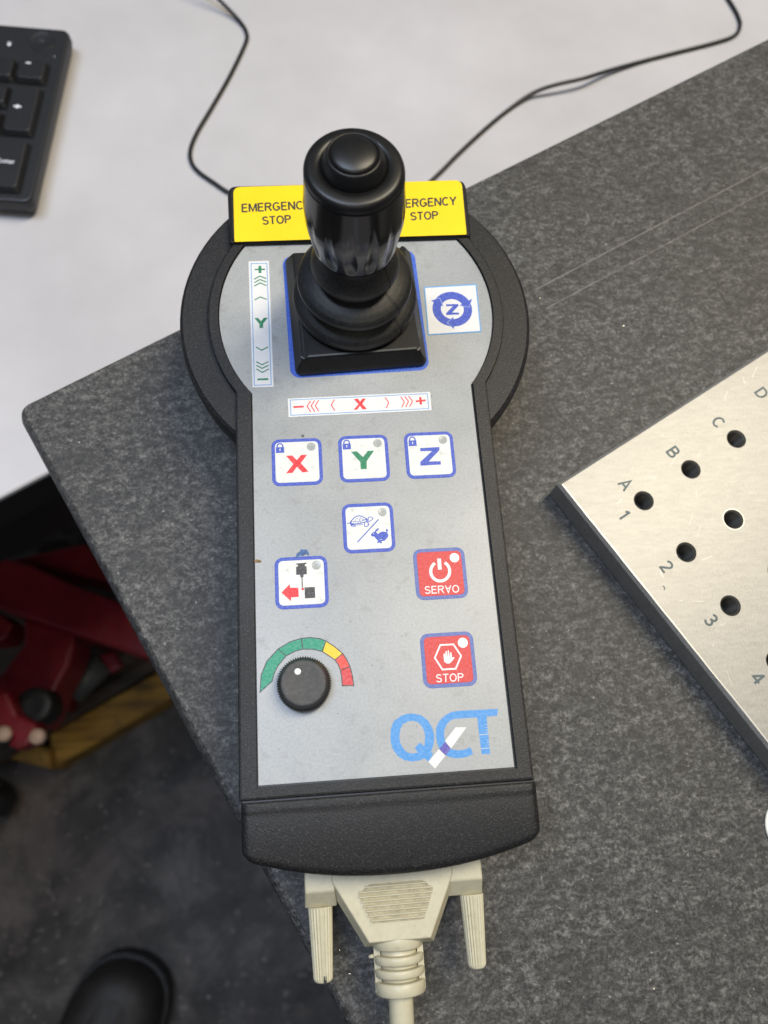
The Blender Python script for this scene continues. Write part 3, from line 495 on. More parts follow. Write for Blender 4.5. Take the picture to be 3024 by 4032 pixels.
# membrane keys -------------------------------------------------------
def key(c, name, border, face, label):
    m = MB(); o = rrect(c[0]-7.55, c[0]+7.55, c[1]-7.55, c[1]+7.55, 2.3)
    m.loft(o, [(0, .005), (0, .05), (.12, .09)]); b = obj(name, m, border, pd, label)
    m = MB(); m.loft(inset(o, 1.05), [(0, .05), (0, .11), (.1, .14)]); obj('key_face', m, face, b); return b
def led(b, c, r, mat):
    m = MB(); m.lathe(c, [(r+.10, .14), (r+.05, .20), (r-.10, .20), (r-.35, .165), (r*.5, .155), (.01, .15)], 28, False, True); return obj('led_window', m, mat, b)
KX, KY, KZ, KT, KP, KST, KSE = (0, 0), (20.12, .25), (40.22, .46), (20.15, -21.65), (.08, -36.93), (40.1, -61.2), (40.1, -36.5)
for c, nm, mt, lk, lab in ((KX, 'letter_x', REDI, 'letter_print', 'white key with a red X and a blue padlock'), (KY, 'letter_y', GREEN, 'letter_print', 'white key with a green Y and a blue padlock'), (KZ, 'letter_z', BLUE, 'letter_print', 'white key with a blue Z and a blue padlock')):
    b = key(c, 'axis_key', BLUE, KEYW, lab)
    sub(lk, [nm], .155, mt, b)
    off = (c[0]-KX[0], c[1]-KX[1])
    sub('padlock_print', ['lock'], .16, BLUE, b, off); sub('keyhole_print', ['lockhole'], .185, WHITEI, b, off)
    led(b, (PR['led'][0][1][0]+off[0], PR['led'][0][1][1]+off[1]), 1.25, LEDC)
b = key(KT, 'speed_key', BLUE, KEYW, 'white key with a tortoise and a hare'); sub('tortoise_print', ['turtle'], .155, BLUE, b); sub('slash_print', ['slash'], .155, BLUE, b); sub('hare_print', ['rabbit'], .155, BLUE, b); sub('hare_highlight_print', ['rabbit_white'], .18, WHITEI, b); led(b, PR['led_fast'][0][1], 1.22, LEDC)
b = key(KP, 'probe_key', BLUE, KEYW, 'white key with a probe symbol and a red arrow'); sub('probe_print', ['probe'], .155, DARKI, b); sub('probe_tip_print', ['probe_tip'], .18, ROSE, b); sub('arrow_print', ['probe_arrow'], .16, REDI, b); led(b, PR['led_probe'][0][1], 1.25, LEDC)
b = key(KSE, 'servo_key', BLUE2, REDK, 'red key with a power symbol'); sub('power_print', ['power'], .155, WHITEI, b); sub('lettering', ['servo_text'], .155, WHITEI, b); led(b, PR['led_servo'][0][1], 1.3, LEDW)
b = key(KST, 'stop_key', BLUE2, REDK, 'red key with a hand in a hexagon'); sub('hexagon_print', ['hexagon'], .155, WHITEI, b); sub('hand_print', ['hand'], .16, WHITEI, b); sub('lettering', ['stop_text'], .155, WHITEI, b); led(b, PR['led_stop'][0][1], 1.32, LEDW)
# logo, gauge, marks
sheet_ = [o for o in pd.children if o.name.startswith('keypad_sheet')][0]
m = MB(); prints(m, 'logo_q', .02); prints(m, 'logo_ct', .024); obj('logo_print', m, SKY, sheet_)
sub('logo_slash_print', ['logo_white'], .045, LOGOW, sheet_); sub('logo_diamond_print', ['logo_purple'], .05, PURP, sheet_); sub('logo_tick_print', ['logo_tick'], .05, m_ink('pale_grey_ink', srgb(196, 206, 212)), sheet_)
for k, mt in enumerate((TEAL, TEAL, TEAL, YEL, CORAL, ROSE)): sub('scale_segment_print', ['gauge%d' % k], .02, mt, sheet_)
sub('scale_outline_print', ['gauge_rule'], .03, RULE, sheet_)
sub('marker_smudge', ['ink'], .10, INKB, sheet_); sub('dark_spot', ['mark_green'], .02, SMEAR, sheet_); sub('brown_stain', ['stain'], .03, STAIN, sheet_); sub('water_ring', ['stain_ring'], .03, RINGM, sheet_)
m = MB()
for x, y in PR['dirt']:
    r = random.uniform(.07, .20); a = random.uniform(0, 6.3); n = 7
    m.sheet([ccw([(x+r*random.uniform(.5, 1.2)*math.cos(a+i*2*math.pi/n), y+r*random.uniform(.4, 1.1)*math.sin(a+i*2*math.pi/n)) for i in range(n)])], .23)
for i in range(70):
    x, y = random.uniform(-12.5, 54.5), random.uniform(-90, 20); r = random.uniform(.03, .10)
    m.sheet([circle((x, y), r, 6)], .235)
obj('dirt_specks', m, SMEAR, sheet_, kind='stuff')

# speed dial ----------------------------------------------------------
kc = (-.12, -65.6); NT = 66
tooth = lambda a, z: (.34 if .9 < z < 4.0 else 0)*(1-2*abs(((a*NT/(2*math.pi)) % 1)*2-1))
m = MB(); m.lathe(kc, [(6.7, .05), (6.75, .7), (7.1, 1.0), (7.1, 3.6), (6.75, 4.1), (6.3, 4.9), (6.05, 5.3)], NT*4, False, True, tooth, smooth=False); kb = obj('speed_dial', m, m_simple('black_dial_plastic', g(.014), .35), pd)
m = MB(); m.lathe(kc, [(6.0, 5.28), (5.95, 5.62), (5.7, 5.72), (4.8, 5.60), (2.5, 5.42), (.01, 5.38)], 64); obj('dial_face', m, KNOBM, kb)
m = MB(); m.lathe((-1.55, -62.55), [(.85, 5.4), (.85, 5.74), (.7, 5.78), (.01, 5.78)], 24); obj('pointer_dot', m, LEDW, kb)

# emergency stop bar ----------------------------------------------------
m = MB(); Y = PR['yellow'][0][1]; bo = [(-19.6, 77.1), (60.7, 77.9), (61.2, 101.3), (-20.2, 100.3)]
bo2 = []
for i, p in enumerate(bo):
    r = (.8, .8, 3.2, 3.2)[i]; a, p_, b_ = Vector(bo[i-1]), Vector(p), Vector(bo[(i+1) % 4]); u, v = (a-p_).normalized(), (b_-p_).normalized(); cc = p_+(u+v)*r
    for t in range(6): th = math.pi/2*t/5; bo2.append(tuple(cc-u*r*math.sin(th)-v*r*math.cos(th) if False else cc-v*r*math.cos(th)-u*r*math.sin(th)))
bo2 = []
for i, p in enumerate(bo):
    r = (.8, .8, 3.2, 3.2)[i]; a, p_, b_ = Vector(bo[i-1]), Vector(p), Vector(bo[(i+1) % 4]); u, v = (a-p_).normalized(), (b_-p_).normalized()
    P0, P1 = p_+u*r, p_+v*r
    for t in range(6): tt = t/5; bo2.append(tuple(P0*(1-tt)**2+p_*2*tt*(1-tt)+P1*tt**2))
m.loft(bo2, [(3, -35.5), (.5, -18), (0, -4), (0, .6), (.5, 1.7), (1.3, 2.1)]); eb = obj('emergency_stop_bar', m, PLASTIC, pd)
yo = []
for i, p in enumerate(ccw(Y)):
    YY = ccw(Y); r = 2.6 if p[1] > 90 else .5; a, p_, b_ = Vector(YY[i-1]), Vector(p), Vector(YY[(i+1) % 4]); u, v = (a-p_).normalized(), (b_-p_).normalized(); P0, P1 = p_+u*r, p_+v*r
    for t in range(6): tt = t/5; yo.append(tuple(P0*(1-tt)**2+p_*2*tt*(1-tt)+P1*tt**2))
m = MB(); m.sheet([yo], 2.22, .1); obj('yellow_sticker', m, YELF, eb)
m = MB(); prints(m, 'estop', 2.24); obj('lettering', m, BLKI, eb); m = MB(); prints(m, 'estop2', 2.24); obj('lettering', m, BLKI, eb)

# joystick --------------------------------------------------------------
jc = (20.1, 51.6)
m = MB(); m.sheet([rrect(jc[0]-21.9, jc[0]+21.9, 28.7, 73.6, 3.2, 7, 1.8)], .03); obj('blue_frame_print', m, m_ink('strong_blue_ink', srgb(52, 98, 205)), sheet_)
m = MB(); bo = rrect(jc[0]-20.7, jc[0]+20.7, jc[1]-22.0, jc[1]+20.9, 2.0, 6, 2.9)
m.loft(bo, [(.5, .05), (0, .7), (0, 1.5), (.35, 2.2), (2.5, 5.9), (2.9, 6.35), (3.5, 6.5)], True, True); jb = obj('joystick', m, GRIPT, pd)
bevel(jb, .35, 2)
prof = [(18.3, 6.4), (18.7, 7.0), (19.15, 8.1), (19.27, 9.2), (19.0, 10.2), (18.2, 11.1), (16.9, 11.9), (15.2, 12.7), (13.5, 13.3), (12.7, 13.6), (13.1, 14.0), (15.4, 14.4), (16.8, 15.3), (17.35, 16.7), (17.2, 17.9), (16.4, 18.9), (14.9, 19.8), (12.8, 20.7), (10.7, 21.3), (10.0, 21.7), (10.8, 22.2), (12.1, 23.0), (12.6, 24.0), (12.95, 25.4), (12.8, 26.8), (12.2, 28.4), (11.2, 30.2), (10.3, 32.0), (9.8, 34), (9.6, 38)]
prof = [(a[0]+(b[0]-a[0])*q/3, a[1]+(b[1]-a[1])*q/3) for a, b in zip(prof, prof[1:]) for q in range(3)]+[prof[-1]]
seam = lambda a, z: -.34*math.exp(-((a-5.50-.004*(z-15))/.022)**2)+.10*math.sin(3*a+z*.3)*.6
m = MB(); m.lathe(jc, prof, 420, False, True, seam, (19.6, 51.3)); obj('rubber_boot', m, RUB, jb)
gp = [(9.4, 34.3), (11.2, 34.3), (11.6, 34.7), (11.9, 36.6), (12.45, 40), (12.9, 43), (13.25, 46), (13.38, 48.5), (13.35, 51), (13.1, 54), (12.85, 57), (12.6, 60.5), (12.55, 61.6)]
gpd = []
for (r0, z0), (r1, z1) in zip(gp, gp[1:]):
    n = max(1, int((z1-z0)/.8))
    for i in range(n): gpd.append((r0+(r1-r0)*i/n, z0+(z1-z0)*i/n))
gpd.append(gp[-1])
def flute(a, z):
    if z > 55.5 or z < 35.6: return 0
    tt = (55.5-z)/15 if z > 40.5 else 1-((40.5-z)/5.0)**2
    wd = .150*math.sqrt(max(tt, 0)); p = ((a*14/(2*math.pi)+.3) % 1-.5)*(2*math.pi/14)
    if wd < 1e-3 or abs(p) > wd: return 0
    return -.70*tt*(1-(p/wd)**2)
m = MB(); m.lathe((19.5, 51.3), gpd, 420, True, True, flute, (18.95, 51.1)); gr = obj('grip', m, GRIP, jb)
m = MB(); m.lathe((18.95, 51.1), [(12.56, 61.6), (12.50, 62.2), (12.3, 62.8), (11.95, 63.25), (11.5, 63.55), (10.9, 63.72), (10.0, 63.8), (8.3, 63.85), (8.22, 63.5), (8.0, 63.4)], 120, False, True, None, (18.85, 51.1)); obj('grip_rim', m, GRIPT, gr)
m = MB(); m.lathe((18.85, 51.1), [(8.05, 63.3), (8.1, 64.0), (7.8, 65.0), (6.95, 66.9), (6.65, 67.35), (6.3, 67.5), (6.05, 67.35), (5.95, 66.9)], 96, False, True, None, (18.75, 51.1)); obj('collar', m, GRIPT, jb)
m = MB(); m.lathe((18.75, 51.1), [(5.8, 66.9), (5.8, 67.3), (5.65, 67.6), (5.0, 67.9), (3.8, 68.25), (2.4, 68.5), (1.0, 68.6), (.01, 68.62)], 72, False, True); obj('push_button', m, GRIPT, jb)

# ================================================================== CONNECTOR AND CABLE
cn = thing('connector_plug', 'cream plastic D-shaped cable plug with two ribbed thumbscrews, in the end of the pendant', 'connector', (21.4, -125, -ZS))
hood = ccw([(4.9, -109), (4.9, -117.2), (14.1, -132.6), (30.6, -132.6), (37.9, -117.4), (37.9, -109)])
m = MB(); m.loft(hood, [(-.1, -30.5), (-1.9, -24), (-1.9, -19.5), (0, -14.2), (.25, -14.0)]); hd = obj('hood', m, BEIGE, cn); bevel(hd, .5, 2, 25)
for x0, x1 in ((-2.6, 5.6), (37.0, 46.2)):
    m = MB(); V = [[(x0, -106, z0), (x1, -106, z0), (x1, -123.6, z1), (x0, -123.6, z1)] for z0, z1 in ((-29, -29), (-19.4, -19.4))]
    R = [[(x0, -106, -29), (x1, -106, -29), (x1, -123.7, -27), (x0, -123.7, -27)][::-1], [(x0-.3, -106, -20), (x1+.3, -106, -20), (x1+.3, -124.0, -20), (x0-.3, -124.0, -20)][::-1],
         [(x0+.1, -106, -14.6), (x1-.1, -106, -14.6), (x1-.1, -119.4, -14.6), (x0+.1, -119.4, -14.6)][::-1]]
    m.rings(R); o = obj('mounting_ear', m, BEIGE, cn); bevel(o, .45, 2, 25)
# recessed finger panel with ribs
rp = ccw([(15.0, -118.1), (29.4, -118.1), (32.4, -120.5), (29.2, -128.1), (15.1, -128.2), (11.4, -120.5)])
DIRT = m_simple('grimy_cream_plastic', (.36, .32, .21, 1), .6, 0, .3, 600)
m = MB(); m.sheet([rp], -13.96, .04); pn = obj('finger_panel', m, DIRT, hd)
m = MB(); m.ribbon(rp, .35, -13.80, True)
obj('panel_rim', m, BEIGE, hd)
for k in range(8):
    y = -119.0-1.18*k
    def xs(y, side):
        P = [(15.0, -118.1), (11.4, -120.5), (15.1, -128.2)] if side < 0 else [(29.4, -118.1), (32.4, -120.5), (29.2, -128.1)]
        for (xa, ya), (xb, yb) in zip(P, P[1:]):
            if yb <= y <= ya: return xa+(xb-xa)*(y-ya)/(yb-ya)
    xa, xb = xs(y, -1)+.15, xs(y, 1)-.15
    m = MB(); m.rings([[(xa, y-.36, -13.95), (xb, y-.36, -13.95), (xb, y+.36, -13.95), (xa, y+.36, -13.95)], [(xa, y-.12, -13.35), (xb, y-.12, -13.35), (xb, y+.12, -13.35), (xa, y+.12, -13.35)]])
    obj('rib', m, BEIGE, hd)
for sx, x0, x1, rb, rt in ((-1, 1.25, 1.35, 3.25, 2.45), (1, 43.6, 43.35, 3.15, 2.3)):
    m = MB(); n = 22*4; R = []
    L = 18.4; ks = [0, .02, .5, .95, .985, 1]
    for t in ks:
        r = rb+(rt-rb)*t; r *= (1 if t < .96 else (.93 if t < .99 else .8)); y = -123.8-L*t; xc = x0+(x1-x0)*t
        R.append([(xc+(r+(.13 if 0 < t < .96 else 0)*(1-2*abs(((i*22/n) % 1)*2-1)))*math.cos(2*math.pi*i/n), y, -21+(r+(.13 if 0 < t < .96 else 0)*(1-2*abs(((i*22/n) % 1)*2-1)))*math.sin(2*math.pi*i/n)) for i in range(n)])
    m.rings(R); ts = obj('thumbscrew', m, BEIGE, cn)
    if sx < 0: m = MB(); m.box(x1+.15, x1+.95, -142.25, -140.4, -19.8, -18.52); obj('screw_slot', m, BLACK, ts)
# strain relief: discs joined by side bars
m = MB()
def ycyl(m, y0, y1, r0, r1, x=22.0, z=-21.2, n=48, e=.3):
    P = [(r0-e, y0), (r0, y0-e), (r1, y1+e), (r1-e, y1)]
    m.rings([[(x+r*math.cos(2*math.pi*i/n), y, z+r*math.sin(2*math.pi*i/n)) for i in range(n)] for r, y in P], True, True, True)
ycyl(m, -131.5, -135.3, 7.2, 6.9); 
for y0, y1 in ((-136.7, -138.9), (-139.9, -142.0), (-143.0, -146.3)): ycyl(m, y0, y1, 6.95, 6.8)
ycyl(m, -131.5, -146.0, 5.0, 4.9)
obj('strain_relief', m, BEIGE, cn)
m = MB(); m.box(15.3, 17.0, -145.5, -133, -22.6, -19.4); m.box(27.1, 28.7, -145.5, -133, -22.6, -19.4); obj('side_bars', m, BEIGE, cn)
m = MB(); m.tube([(13.9, -137.2, -20.5), (14.6, -137.1, -20.5), (15.6, -137.0, -20.6)], lambda t: .38+.25*t, 10); obj('moulding_nib', m, BEIGE, cn)
m = MB(); m.tube(catmull([(22, -143, -21.2), (21.9, -150, -21.6), (21.6, -165, -24), (21, -185, -28.5), (20, -215, -33), (24, -300, -50), (40, -420, -160), (60, -560, -420), (60, -700, -700), (100, -900, -735)], 8), 3.3, 24); obj('cable', m, BEIGE, cn)

# ================================================================== FIXTURE PLATE
fp = thing('fixture_plate', 'silver aluminium fixture plate with a grid of threaded holes lettered A to D', 'fixture plate', (150, -30, -ZS))
fa = math.radians(29.6); fb = math.radians(31.1); f1 = Vector((math.cos(fa), math.sin(fa))); f2 = Vector((math.sin(fb), -math.cos(fb))); fc = Vector((86.3, -1.9)); PT = 21.44
H1 = Vector((115.0, -9.5))
N1, N2 = 7, 9
L1, L2 = PT*(N1+1), PT*(N2+1)
po = ccw([tuple(fc), tuple(fc+f1*L1), tuple(fc+f1*L1+f2*L2), tuple(fc+f2*L2)])
zt = -24.5; hr = 3.45
centers = [(i, j, H1+f1*21.32*i+f2*21.72*j) for j in range(N2) for i in range(N1)]
m = MB(); m.rings([[(x, y, z) for x, y in inset(po, dd)] for dd, z in ((.4, -35.98), (0, -35.5), (0, zt-1.2), (.8, zt-.15), (1.05, zt))], True, False)
m.sheet([inset(po, 1.05)]+[circle(c, hr, 28) for _, _, c in centers], zt)
obj('plate', m, ALU, fp)
me_hole = None
for i, j, c in centers:
    if me_hole is None:
        m = MB(); pr = [(hr, zt), (hr-.28, zt-.35)]
        z = zt-.35
        while z > zt-9.5: pr += [(hr-.62, z-.28), (hr-.28, z-.56)]; z -= .56
        pr += [(.05, z-.3)]
        m.lathe(c, pr[::-1], 28, True, False); ho = obj('threaded_hole', m, HOLEM, fp); c_first = c; me_hole = ho
        for p in ho.data.polygons: p.use_smooth = False
    else:
        o2 = me_hole.copy(); COL.objects.link(o2); o2.parent = fp; o2.location = ((c.x-c_first.x)*.001, (c.y-c_first.y)*.001, 0)
m = MB(); a_, b_ = fc+f1*1.15+f2*1.2, fc+f1*1.15+f2*(L2-1.2); pts_ = [tuple(a_+(b_-a_)*k/60+f1*random.uniform(-.08, .10)) for k in range(61)]; m.ribbon(pts_, .38, zt+.008); obj('worn_edge_highlight', m, WORN, fp)  # worn bare edge with the chamfer's highlight painted in as a bright ribbon
# countersink rim on the bright hole, engraved characters
c = H1+f1*21.32+f2*21.72; m = MB(); m.sheet([circle(c, hr+.30, 28), circle(c, hr+.02, 28)], zt+.01); obj('countersink', m, WORN, fp)
def engrave(ch, ctr, hgt, mat=ENGR):
    m = MB(); u = f1; r = f2; wd = GL[ch][0]*hgt; bl = Vector(ctr)-u*hgt/2-r*wd/2
    lettering(m, ch, tuple(bl), tuple(bl+u*hgt), tuple(bl+r*wd), zt+.012, .17); obj('engraved_character', m, mat, fp)
for ch, p in (('A', (109.75, -3.35)), ('B', (128.6, 7.6)), ('C', (147.0, 18.2)), ('D', (165.3, 28.8)), ('1', (107.5, -14.3)), ('2', (118.65, -32.6)), ('3', (130.1, -51)), ('4', (141.5, -70.1))):
    engrave(ch, p, 4.5)
m = MB(); m.ribbon([(116.2, -38.9), (116.7, -39.5), (116.4, -40.4)], .35, zt+.012); obj('tool_nick', m, ENGR, fp)
m = MB()
for _ in range(60):
    p = fc+f1*random.uniform(3, 90)+f2*random.uniform(3, 110); a = random.gauss(.9, .5); L = random.uniform(.8, 5); q_ = p+Vector((math.cos(a), math.sin(a)))*L
    if any((p-cc).length < 5 or (q_-cc).length < 5 for _, _, cc in centers): continue
    m.ribbon([tuple(p), tuple(q_)], random.uniform(.05, .10), zt+.006)
obj('scratch_marks', m, WORN, fp, kind='stuff')
# round white cap beside it
CAPM = m_simple('cream_white_plastic', (.80, .79, .70, 1), .45, 0, .05)
wc = thing('round_cap', 'small white round cap on the granite at the right edge, below the fixture plate', 'cap', (148.4, -115.2, -ZS))
m = MB(); m.lathe((148.4, -115.2), [(8.7, -36), (8.7, -35.5), (8.5, -35.2), (8.1, -35.1), (.01, -35.1)], 64, True, True); obj('cap_body', m, CAPM, wc)

T0_ = Vector((-208, -262)); SA_ = -Vector((math.cos(math.radians(66)), math.sin(math.radians(66)))); SB_ = Vector((SA_.y, -SA_.x))
# metal chips on the granite
m = MB(); k = 0
while k < 110:
    p = Vector((random.uniform(-80, 150), random.uniform(-170, 130)))
    if (p-pl).dot(e1) < 8 or (-15 < p.x-5 < 60 and p.y < 100 and p.y > -112) or (p-Vector(C0)).length < 60: continue
    if (p-fc).dot(f1) > -2 and (p-fc).dot(f2) > -2: continue
    if (p-pt).dot(e2) < 5: continue
    r = random.choice((.07, .08, .10, .12, .18)); a = random.uniform(0, 3.14)
    d1 = Vector((math.cos(a), math.sin(a)))*r*random.uniform(1, 2.4); d2 = Vector((-math.sin(a), math.cos(a)))*r*.6
    z = -35.95; m.add([(p.x+d1.x, p.y+d1.y, z), (p.x+d2.x, p.y+d2.y, z+.02), (p.x-d1.x, p.y-d1.y, z), (p.x-d2.x, p.y-d2.y, z+.12)], [(0, 1, 2, 3)]); k += 1
obj('metal_chips', m, CHIP, kind='stuff', label='tiny bright metal chips scattered over the dark granite slab', cat='chips')

m = MB(); k = 0
while k < 240:
    x, y = random.uniform(-420, 80), random.uniform(-440, -90)
    if (Vector((x, y))-T0_).dot(SA_) > -20 and abs((Vector((x, y))-T0_).dot(SB_)) < 62: continue
    r = random.choice((.5, .7, .9, 1.3)); a = random.uniform(0, 6.3)
    m.add([(x+r*math.cos(a+q*1.571)*random.uniform(.5, 1.6), y+r*math.sin(a+q*1.571)*random.uniform(.5, 1.6), -739.7+random.uniform(0, .8)) for q in range(4)], [(0, 1, 2, 3)]); k += 1
obj('floor_swarf', m, m_simple('dull_swarf', (.26, .23, .21, 1), .5, .2, .2), kind='stuff', label='tiny pale metal swarf scattered over the dark floor', cat='swarf')

# ================================================================== KEYBOARD
ka = math.radians(-6.3); kr = Vector((math.cos(ka), math.sin(ka))); ku = Vector((-kr.y, kr.x)); K0 = Vector((-122.8, 313.3))
KP_ = lambda s, t: tuple(K0+kr*s+ku*t)
kbd = thing('keyboard', 'black computer keyboard with its number pad corner on the white table', 'keyboard', (-200, 260, -130))
def krect(s0, s1, t0, t1, r, n=4): return [tuple(K0+kr*x+ku*y) for x, y in rrect(s0, s1, t0, t1, r, n)]
m = MB(); m.loft(krect(-436, 0, -118, 0, 4.5, 7), [(3.5, -129.4), (1.2, -126.5), (.0, -122), (.1, -118.6), (.7, -117.2), (1.4, -117)]); kc_ = obj('case', m, KEYCASE, kbd)
keyp = {}
def keycap(s1, t1, wd, ht, legend=None):
    m = MB(); z0, z1 = -117, -113.7
    o = krect(s1-wd-.9, s1+1.1, t1-ht-1.7, t1+.3, 1.4); p = krect(s1-wd, s1, t1-ht, t1, 1.6)
    R = [[(x, y, z0) for x, y in o], [(x, y, z0+.6) for x, y in o], [(x, y, z1-.25) for x, y in inset(p, -.12)], [(x, y, z1) for x, y in inset(p, .3)]]
    m.rings(R, False, True); k = obj('key', m, KEYC, kbd)
    w0 = krect(s1-wd-1.9, s1+2.3, t1-ht-2.9, t1+1.0, 1.8); mm_ = MB(); mm_.sheet([w0], -116.96); obj('key_well', mm_, BLACK, kbd)
    if legend:
        mm_ = MB(); lettering(mm_, legend[0], KP_(legend[1], legend[2]), KP_(legend[1], legend[2]+legend[4]), KP_(legend[3], legend[2]), z1+.02, legend[5]); obj('legend_print', mm_, KEYL, k)
    return k
c_ = [-7.8, -24.75, -41.7, -58.65]
keycap(c_[0], -27.3, 13.3, 12.4, ('-', -17.8, -30.6, -15.2, 2.0, .45))
keycap(c_[0], -45.7, 13.3, 29.7, ('+', -18.6, -62.2, -14.6, 4.2, .24))
keycap(c_[0], -82.2, 13.3, 29.4, ('Enter', -20.3, -97.4, -11.1, 2.5, .19))
for cx_ in c_[1:]:
    for r_ in range(5): keycap(cx_, (-27.3, -45.7, -63.9, -82.2, -100.4)[r_], 13.3, 12.2 if r_ < 4 else 11.2)
for i in range(14):
    for r_ in range(5): keycap(-84-18*i, (-27.3, -45.7, -63.9, -82.2, -100.4)[r_], 14.3, 12.2 if r_ < 4 else 11.2)
m = MB(); ctr = KP_(-13.8, -10.2); m.lathe(ctr, [(6.9, -117.02), (6.9, -116.7), (6.6, -116.62), (6.3, -116.75), (5.9, -116.9), (.01, -116.9)], 64, False, True); obj('round_pad', m, KEYCASE, kbd)
m = MB(); m.ribbon([KP_(-15.2, -10.3), KP_(-14.2, -9.0)], .35, -116.85); m.ribbon([KP_(-13.8, -10.8), KP_(-12.6, -9.4)], .35, -116.85); obj('pad_mark_print', m, m_simple('faint_print', g(.12)), kbd)
m = MB(); lp = KP_(-31, -14.4); m.sheet([circle(lp, 1.0, 16)], -116.95); m.ribbon([(lp[0]-.6, lp[1]+.4), (lp[0]-.6, lp[1]+1.8), (lp[0]+.6, lp[1]+1.9), (lp[0]+.6, lp[1]+.4)], .35, -116.94); obj('padlock_print', m, KEYL, kbd)
for s_, t_ in ((-20.6, -25.2), (-5.2, -20.6)):
    m = MB(); m.lathe(KP_(s_, t_), [(.55, -117), (.5, -116.7), (.3, -116.5), (.01, -116.45)], 12); obj('status_light', m, m_simple('frosted_grey', g(.3), .3), kbd)

# ================================================================== BLACK CABLE ON THE TABLE
P3 = [(-128, 396, -96), (-95, 382, -104), (-68, 364, -112), (-50.3, 351, -119), (-37.7, 341.5, -125.5), (-29.6, 332.9, -128.6), (-26.15, 324.5, -128.8), (-27.1, 316.2, -128.8), (-36.1, 292, -128.8), (-46.5, 268.6, -128.8), (-54, 252.4, -128.8), (-57.7, 240.8, -128.8), (-57.6, 232.4, -128.8), (-53.8, 225.1, -128.8), (-44.7, 216.8, -128.8), (-35.7, 209.5, -128.8), (-10, 193, -128.8), (20, 184, -128.8), (50, 194, -128.8), (76, 218, -128.8), (91.4, 234.6, -128.8), (109, 252.4, -128.8), (124.2, 266.1, -128.8), (137.6, 275.1, -127), (149.8, 278.1, -124), (169.4, 283.0, -123.5), (185.8, 291.8, -126.5), (207.3, 300.8, -128.6), (228.3, 307.4, -128.8), (256.6, 315.8, -128.8), (271.4, 321.7, -128.8), (277.1, 329.5, -128.8), (277.7, 338.3, -128.8), (274.9, 350.7, -128.8), (266, 380, -128.8), (250, 420, -128.8)]
m = MB(); m.tube(catmull(P3, 6), 1.15, 12)
obj('black_cable', m, CABLE, label='thin black cable winding over the white table behind the pendant', cat='cable', base=(20, 184, -130))

# ================================================================== FLOOR LEVEL, OUT OF FOCUS
rf = thing('red_steel_frame', 'dark red painted steel machine frame standing below the table edge', 'machine frame', (-260, 60, -740))
def prism(name, key, z, t, mat, par, b=2.5):
    m = MB(); o = ccw(PR[key]); m.loft(o, [(0, z-t), (0, z-b), (b*.35, z-b*.25), (b, z)]); return obj(name, m, mat, par)
prism('upper_beam', 'red_a', -560, 60, RED, rf); prism('cross_beam', 'red_b', -520, 38, RED, rf, 4); prism('upright_arm', 'red_c', -545, 50, RED, rf, 4)
prism('bracket', 'red_d', -500, 26, RED, rf, 4); prism('end_lug', 'red_e', -560, 40, RED, rf)
hc = PR['hole_c']; m = MB(); m.lathe(hc[0], [(17, -546), (17, -519), (14, -516.5), (7, -517.5), (.01, -517.5)], 32); obj('hub', m, BLKSTEEL, rf)
m = MB(); t_ = PR['tube']; m.tube([(t_[0][0], t_[0][1], -620), (t_[1][0], t_[1][1], -620)], 14, 20); obj('grey_handle', m, STEEL, rf)
prism('side_plate', 'lug', -600, 12, RED, rf)
for x, y in PR['bolts']:
    m = MB(); m.lathe((x, y), [(6.8, -506), (6.8, -499), (5.5, -496.5), (.01, -496)], 6 if False else 24); obj('bolt', m, GLINT, rf)  # bolt heads in pale cream, their glint put into the colour
m = MB(); 
for x, y in ((-320, 100), (-250, 70), (-300, 0)): m.loft([(x-14, y-14), (x+14, y-14), (x+14, y+14), (x-14, y+14)], [(0, -739.9), (0, -560)])
obj('post', m, RED, rf)
bb = thing('brown_board', 'dull brown board lying behind the red steel frame', 'board', (-250, 140, -740)); prism('board', 'brown', -640, 20, WOODB, bb)
for x0, x1, y0, y1 in ((-330, -300, 150, 180), (-200, -180, 130, 150)): m = MB(); m.box(x0, x1, y0, y1, -739.9, -661); obj('support', m, WOODB, bb)
p1 = thing('timber_beam', 'grey brown timber beam on the floor beside the yellow one', 'timber', (-260, 0, -740))
def ext(key, a, b):
    P = [Vector(p) for p in PR[key]]; d = (P[1]-P[0]).normalized(); return [P[0]-d*a, P[1]+d*b, P[2]+d*b, P[3]-d*a]
m = MB(); m.loft(ccw([tuple(p) for p in ext('plank_a', 60, 260)]), [(0, -739.9), (0, -692), (2, -690)]); obj('beam', m, WOODB, p1)
p2 = thing('timber_beam', 'yellow painted timber beam on the floor, nearest the shoe', 'timber', (-250, -30, -740))
yb_ = ext('plank_b', 0, 260); dn = (yb_[3]-yb_[0]); nn = Vector((-(yb_[1]-yb_[0]).y, (yb_[1]-yb_[0]).x)).normalized()
m = MB(); m.loft(ccw([tuple(p-nn*1.0) for p in yb_]), [(0, -739.9), (0, -694), (2, -692)]); obj('beam', m, WOODY, p2)
p3 = thing('wood_block', 'short yellow wooden block at the left end of the yellow timber', 'block', (-325, -60, -740))
m = MB(); m.loft(ccw([tuple(p) for p in PR['plank_c']]), [(0, -739.9), (0, -674), (2, -672)]); obj('block', m, WOODY, p3)
cw = thing('castor_wheel', 'black rubber castor wheel on the floor at the left edge', 'wheel', (-390, -90, -740))
m = MB(); ang_ = math.radians(60); ax = Vector((math.cos(ang_), math.sin(ang_), 0)); R = []
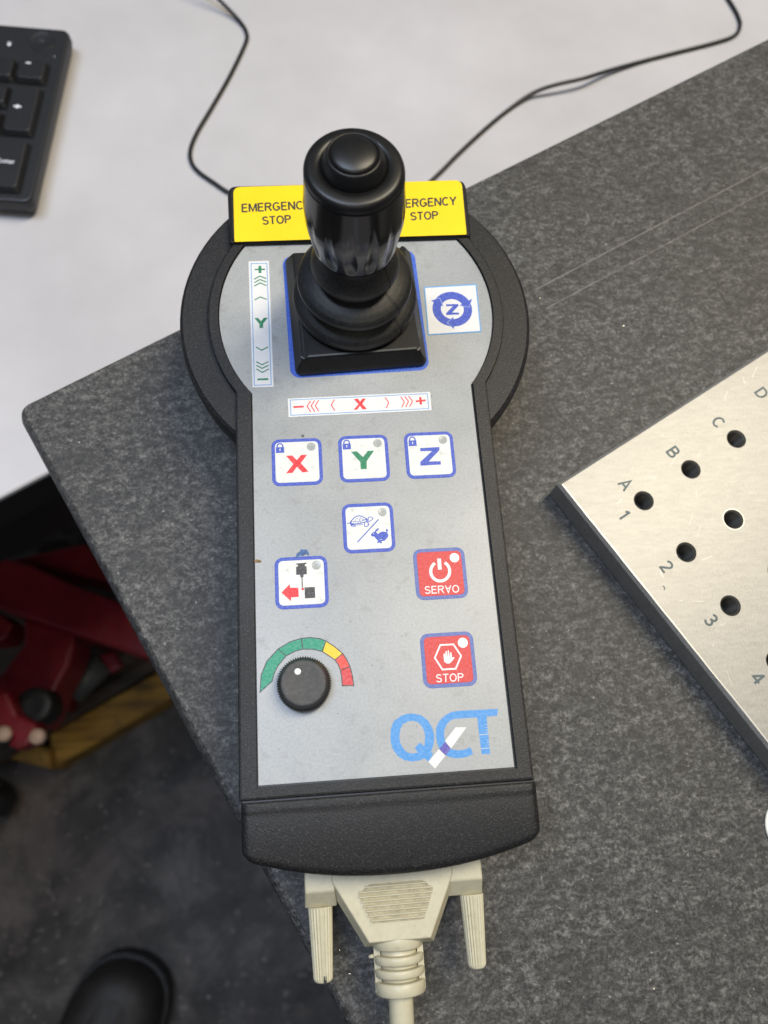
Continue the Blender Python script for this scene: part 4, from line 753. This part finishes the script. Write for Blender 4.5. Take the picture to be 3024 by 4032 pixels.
for rr, dd in ((20, -14), (34, -14), (40, -9), (41, 0), (40, 9), (34, 14), (20, 14)):
    R.append([Vector((-388, -92, -699))+ax*dd+(Vector((-ax.y, ax.x, 0))*math.cos(2*math.pi*i/40)+Vector((0, 0, 1))*math.sin(2*math.pi*i/40))*rr for i in range(40)])
m.rings(R, True, True, True); obj('tyre', m, SOLE, cw)
m = MB(); R = []
for rr, dd in ((18, -16), (18, 16)): R.append([Vector((-388, -92, -699))+ax*dd+(Vector((-ax.y, ax.x, 0))*math.cos(2*math.pi*i/24)+Vector((0, 0, 1))*math.sin(2*math.pi*i/24))*rr for i in range(24)])
m.rings(R); obj('wheel_hub', m, STEEL, cw)

# shoe
sh = thing('work_shoe', 'dark leather work shoe on the floor at the bottom left', 'shoe', (-260, -340, -740))
sa = math.radians(66); su = Vector((math.cos(sa), math.sin(sa))); sr = Vector((su.y, -su.x)); T0 = Vector((-211, -269))
def shoe_o(scale=0):
    P = []
    prof = [(0, 0), (2.5, 17), (9, 31), (20, 42), (36, 49.5), (58, 53), (85, 53), (120, 47), (160, 39), (200, 36), (240, 37), (270, 33), (288, 20), (294, 0)]
    for t, hw in prof: P.append(T0-su*t+sr*(hw*(.96)))
    for t, hw in prof[-2:0:-1]: P.append(T0-su*t-sr*hw)
    return ccw([tuple(p) for p in P])
so = shoe_o()
m = MB(); m.loft(so, [(3, -739.9), (0, -736), (0, -716), (1.5, -714), (6, -714)], True, True); obj('sole', m, SOLE, sh)
def upz(t): return -672 if t > 150 else -690+18*(t/150)
m = MB(); R = []
for dd, zz in ((6, -713.8), (4.2, -706), (4.6, -697), (8, -687), (15, -679), (24, -674.5), (34, -672.5)):
    R.append([(x, y, zz+max(0, (Vector((x, y))-T0).dot(-su)-70)*.16*((zz+713.8)/41)) for x, y in inset(so, dd)])
m.rings(R, True, True, True); obj('upper', m, LEATHER, sh)
m = MB()
for side in (-1, 1): pass
m.tube([(*(T0-su*t+sr*w_), -686+12*(1-abs(w_)/40)+max(0, t-70)*.13) for t, w_ in ((96, -42), (86, -30), (80, -15), (78, 0), (80, 15), (86, 30), (96, 42))], 1.6, 8); obj('toe_seam', m, LEATHER, sh)
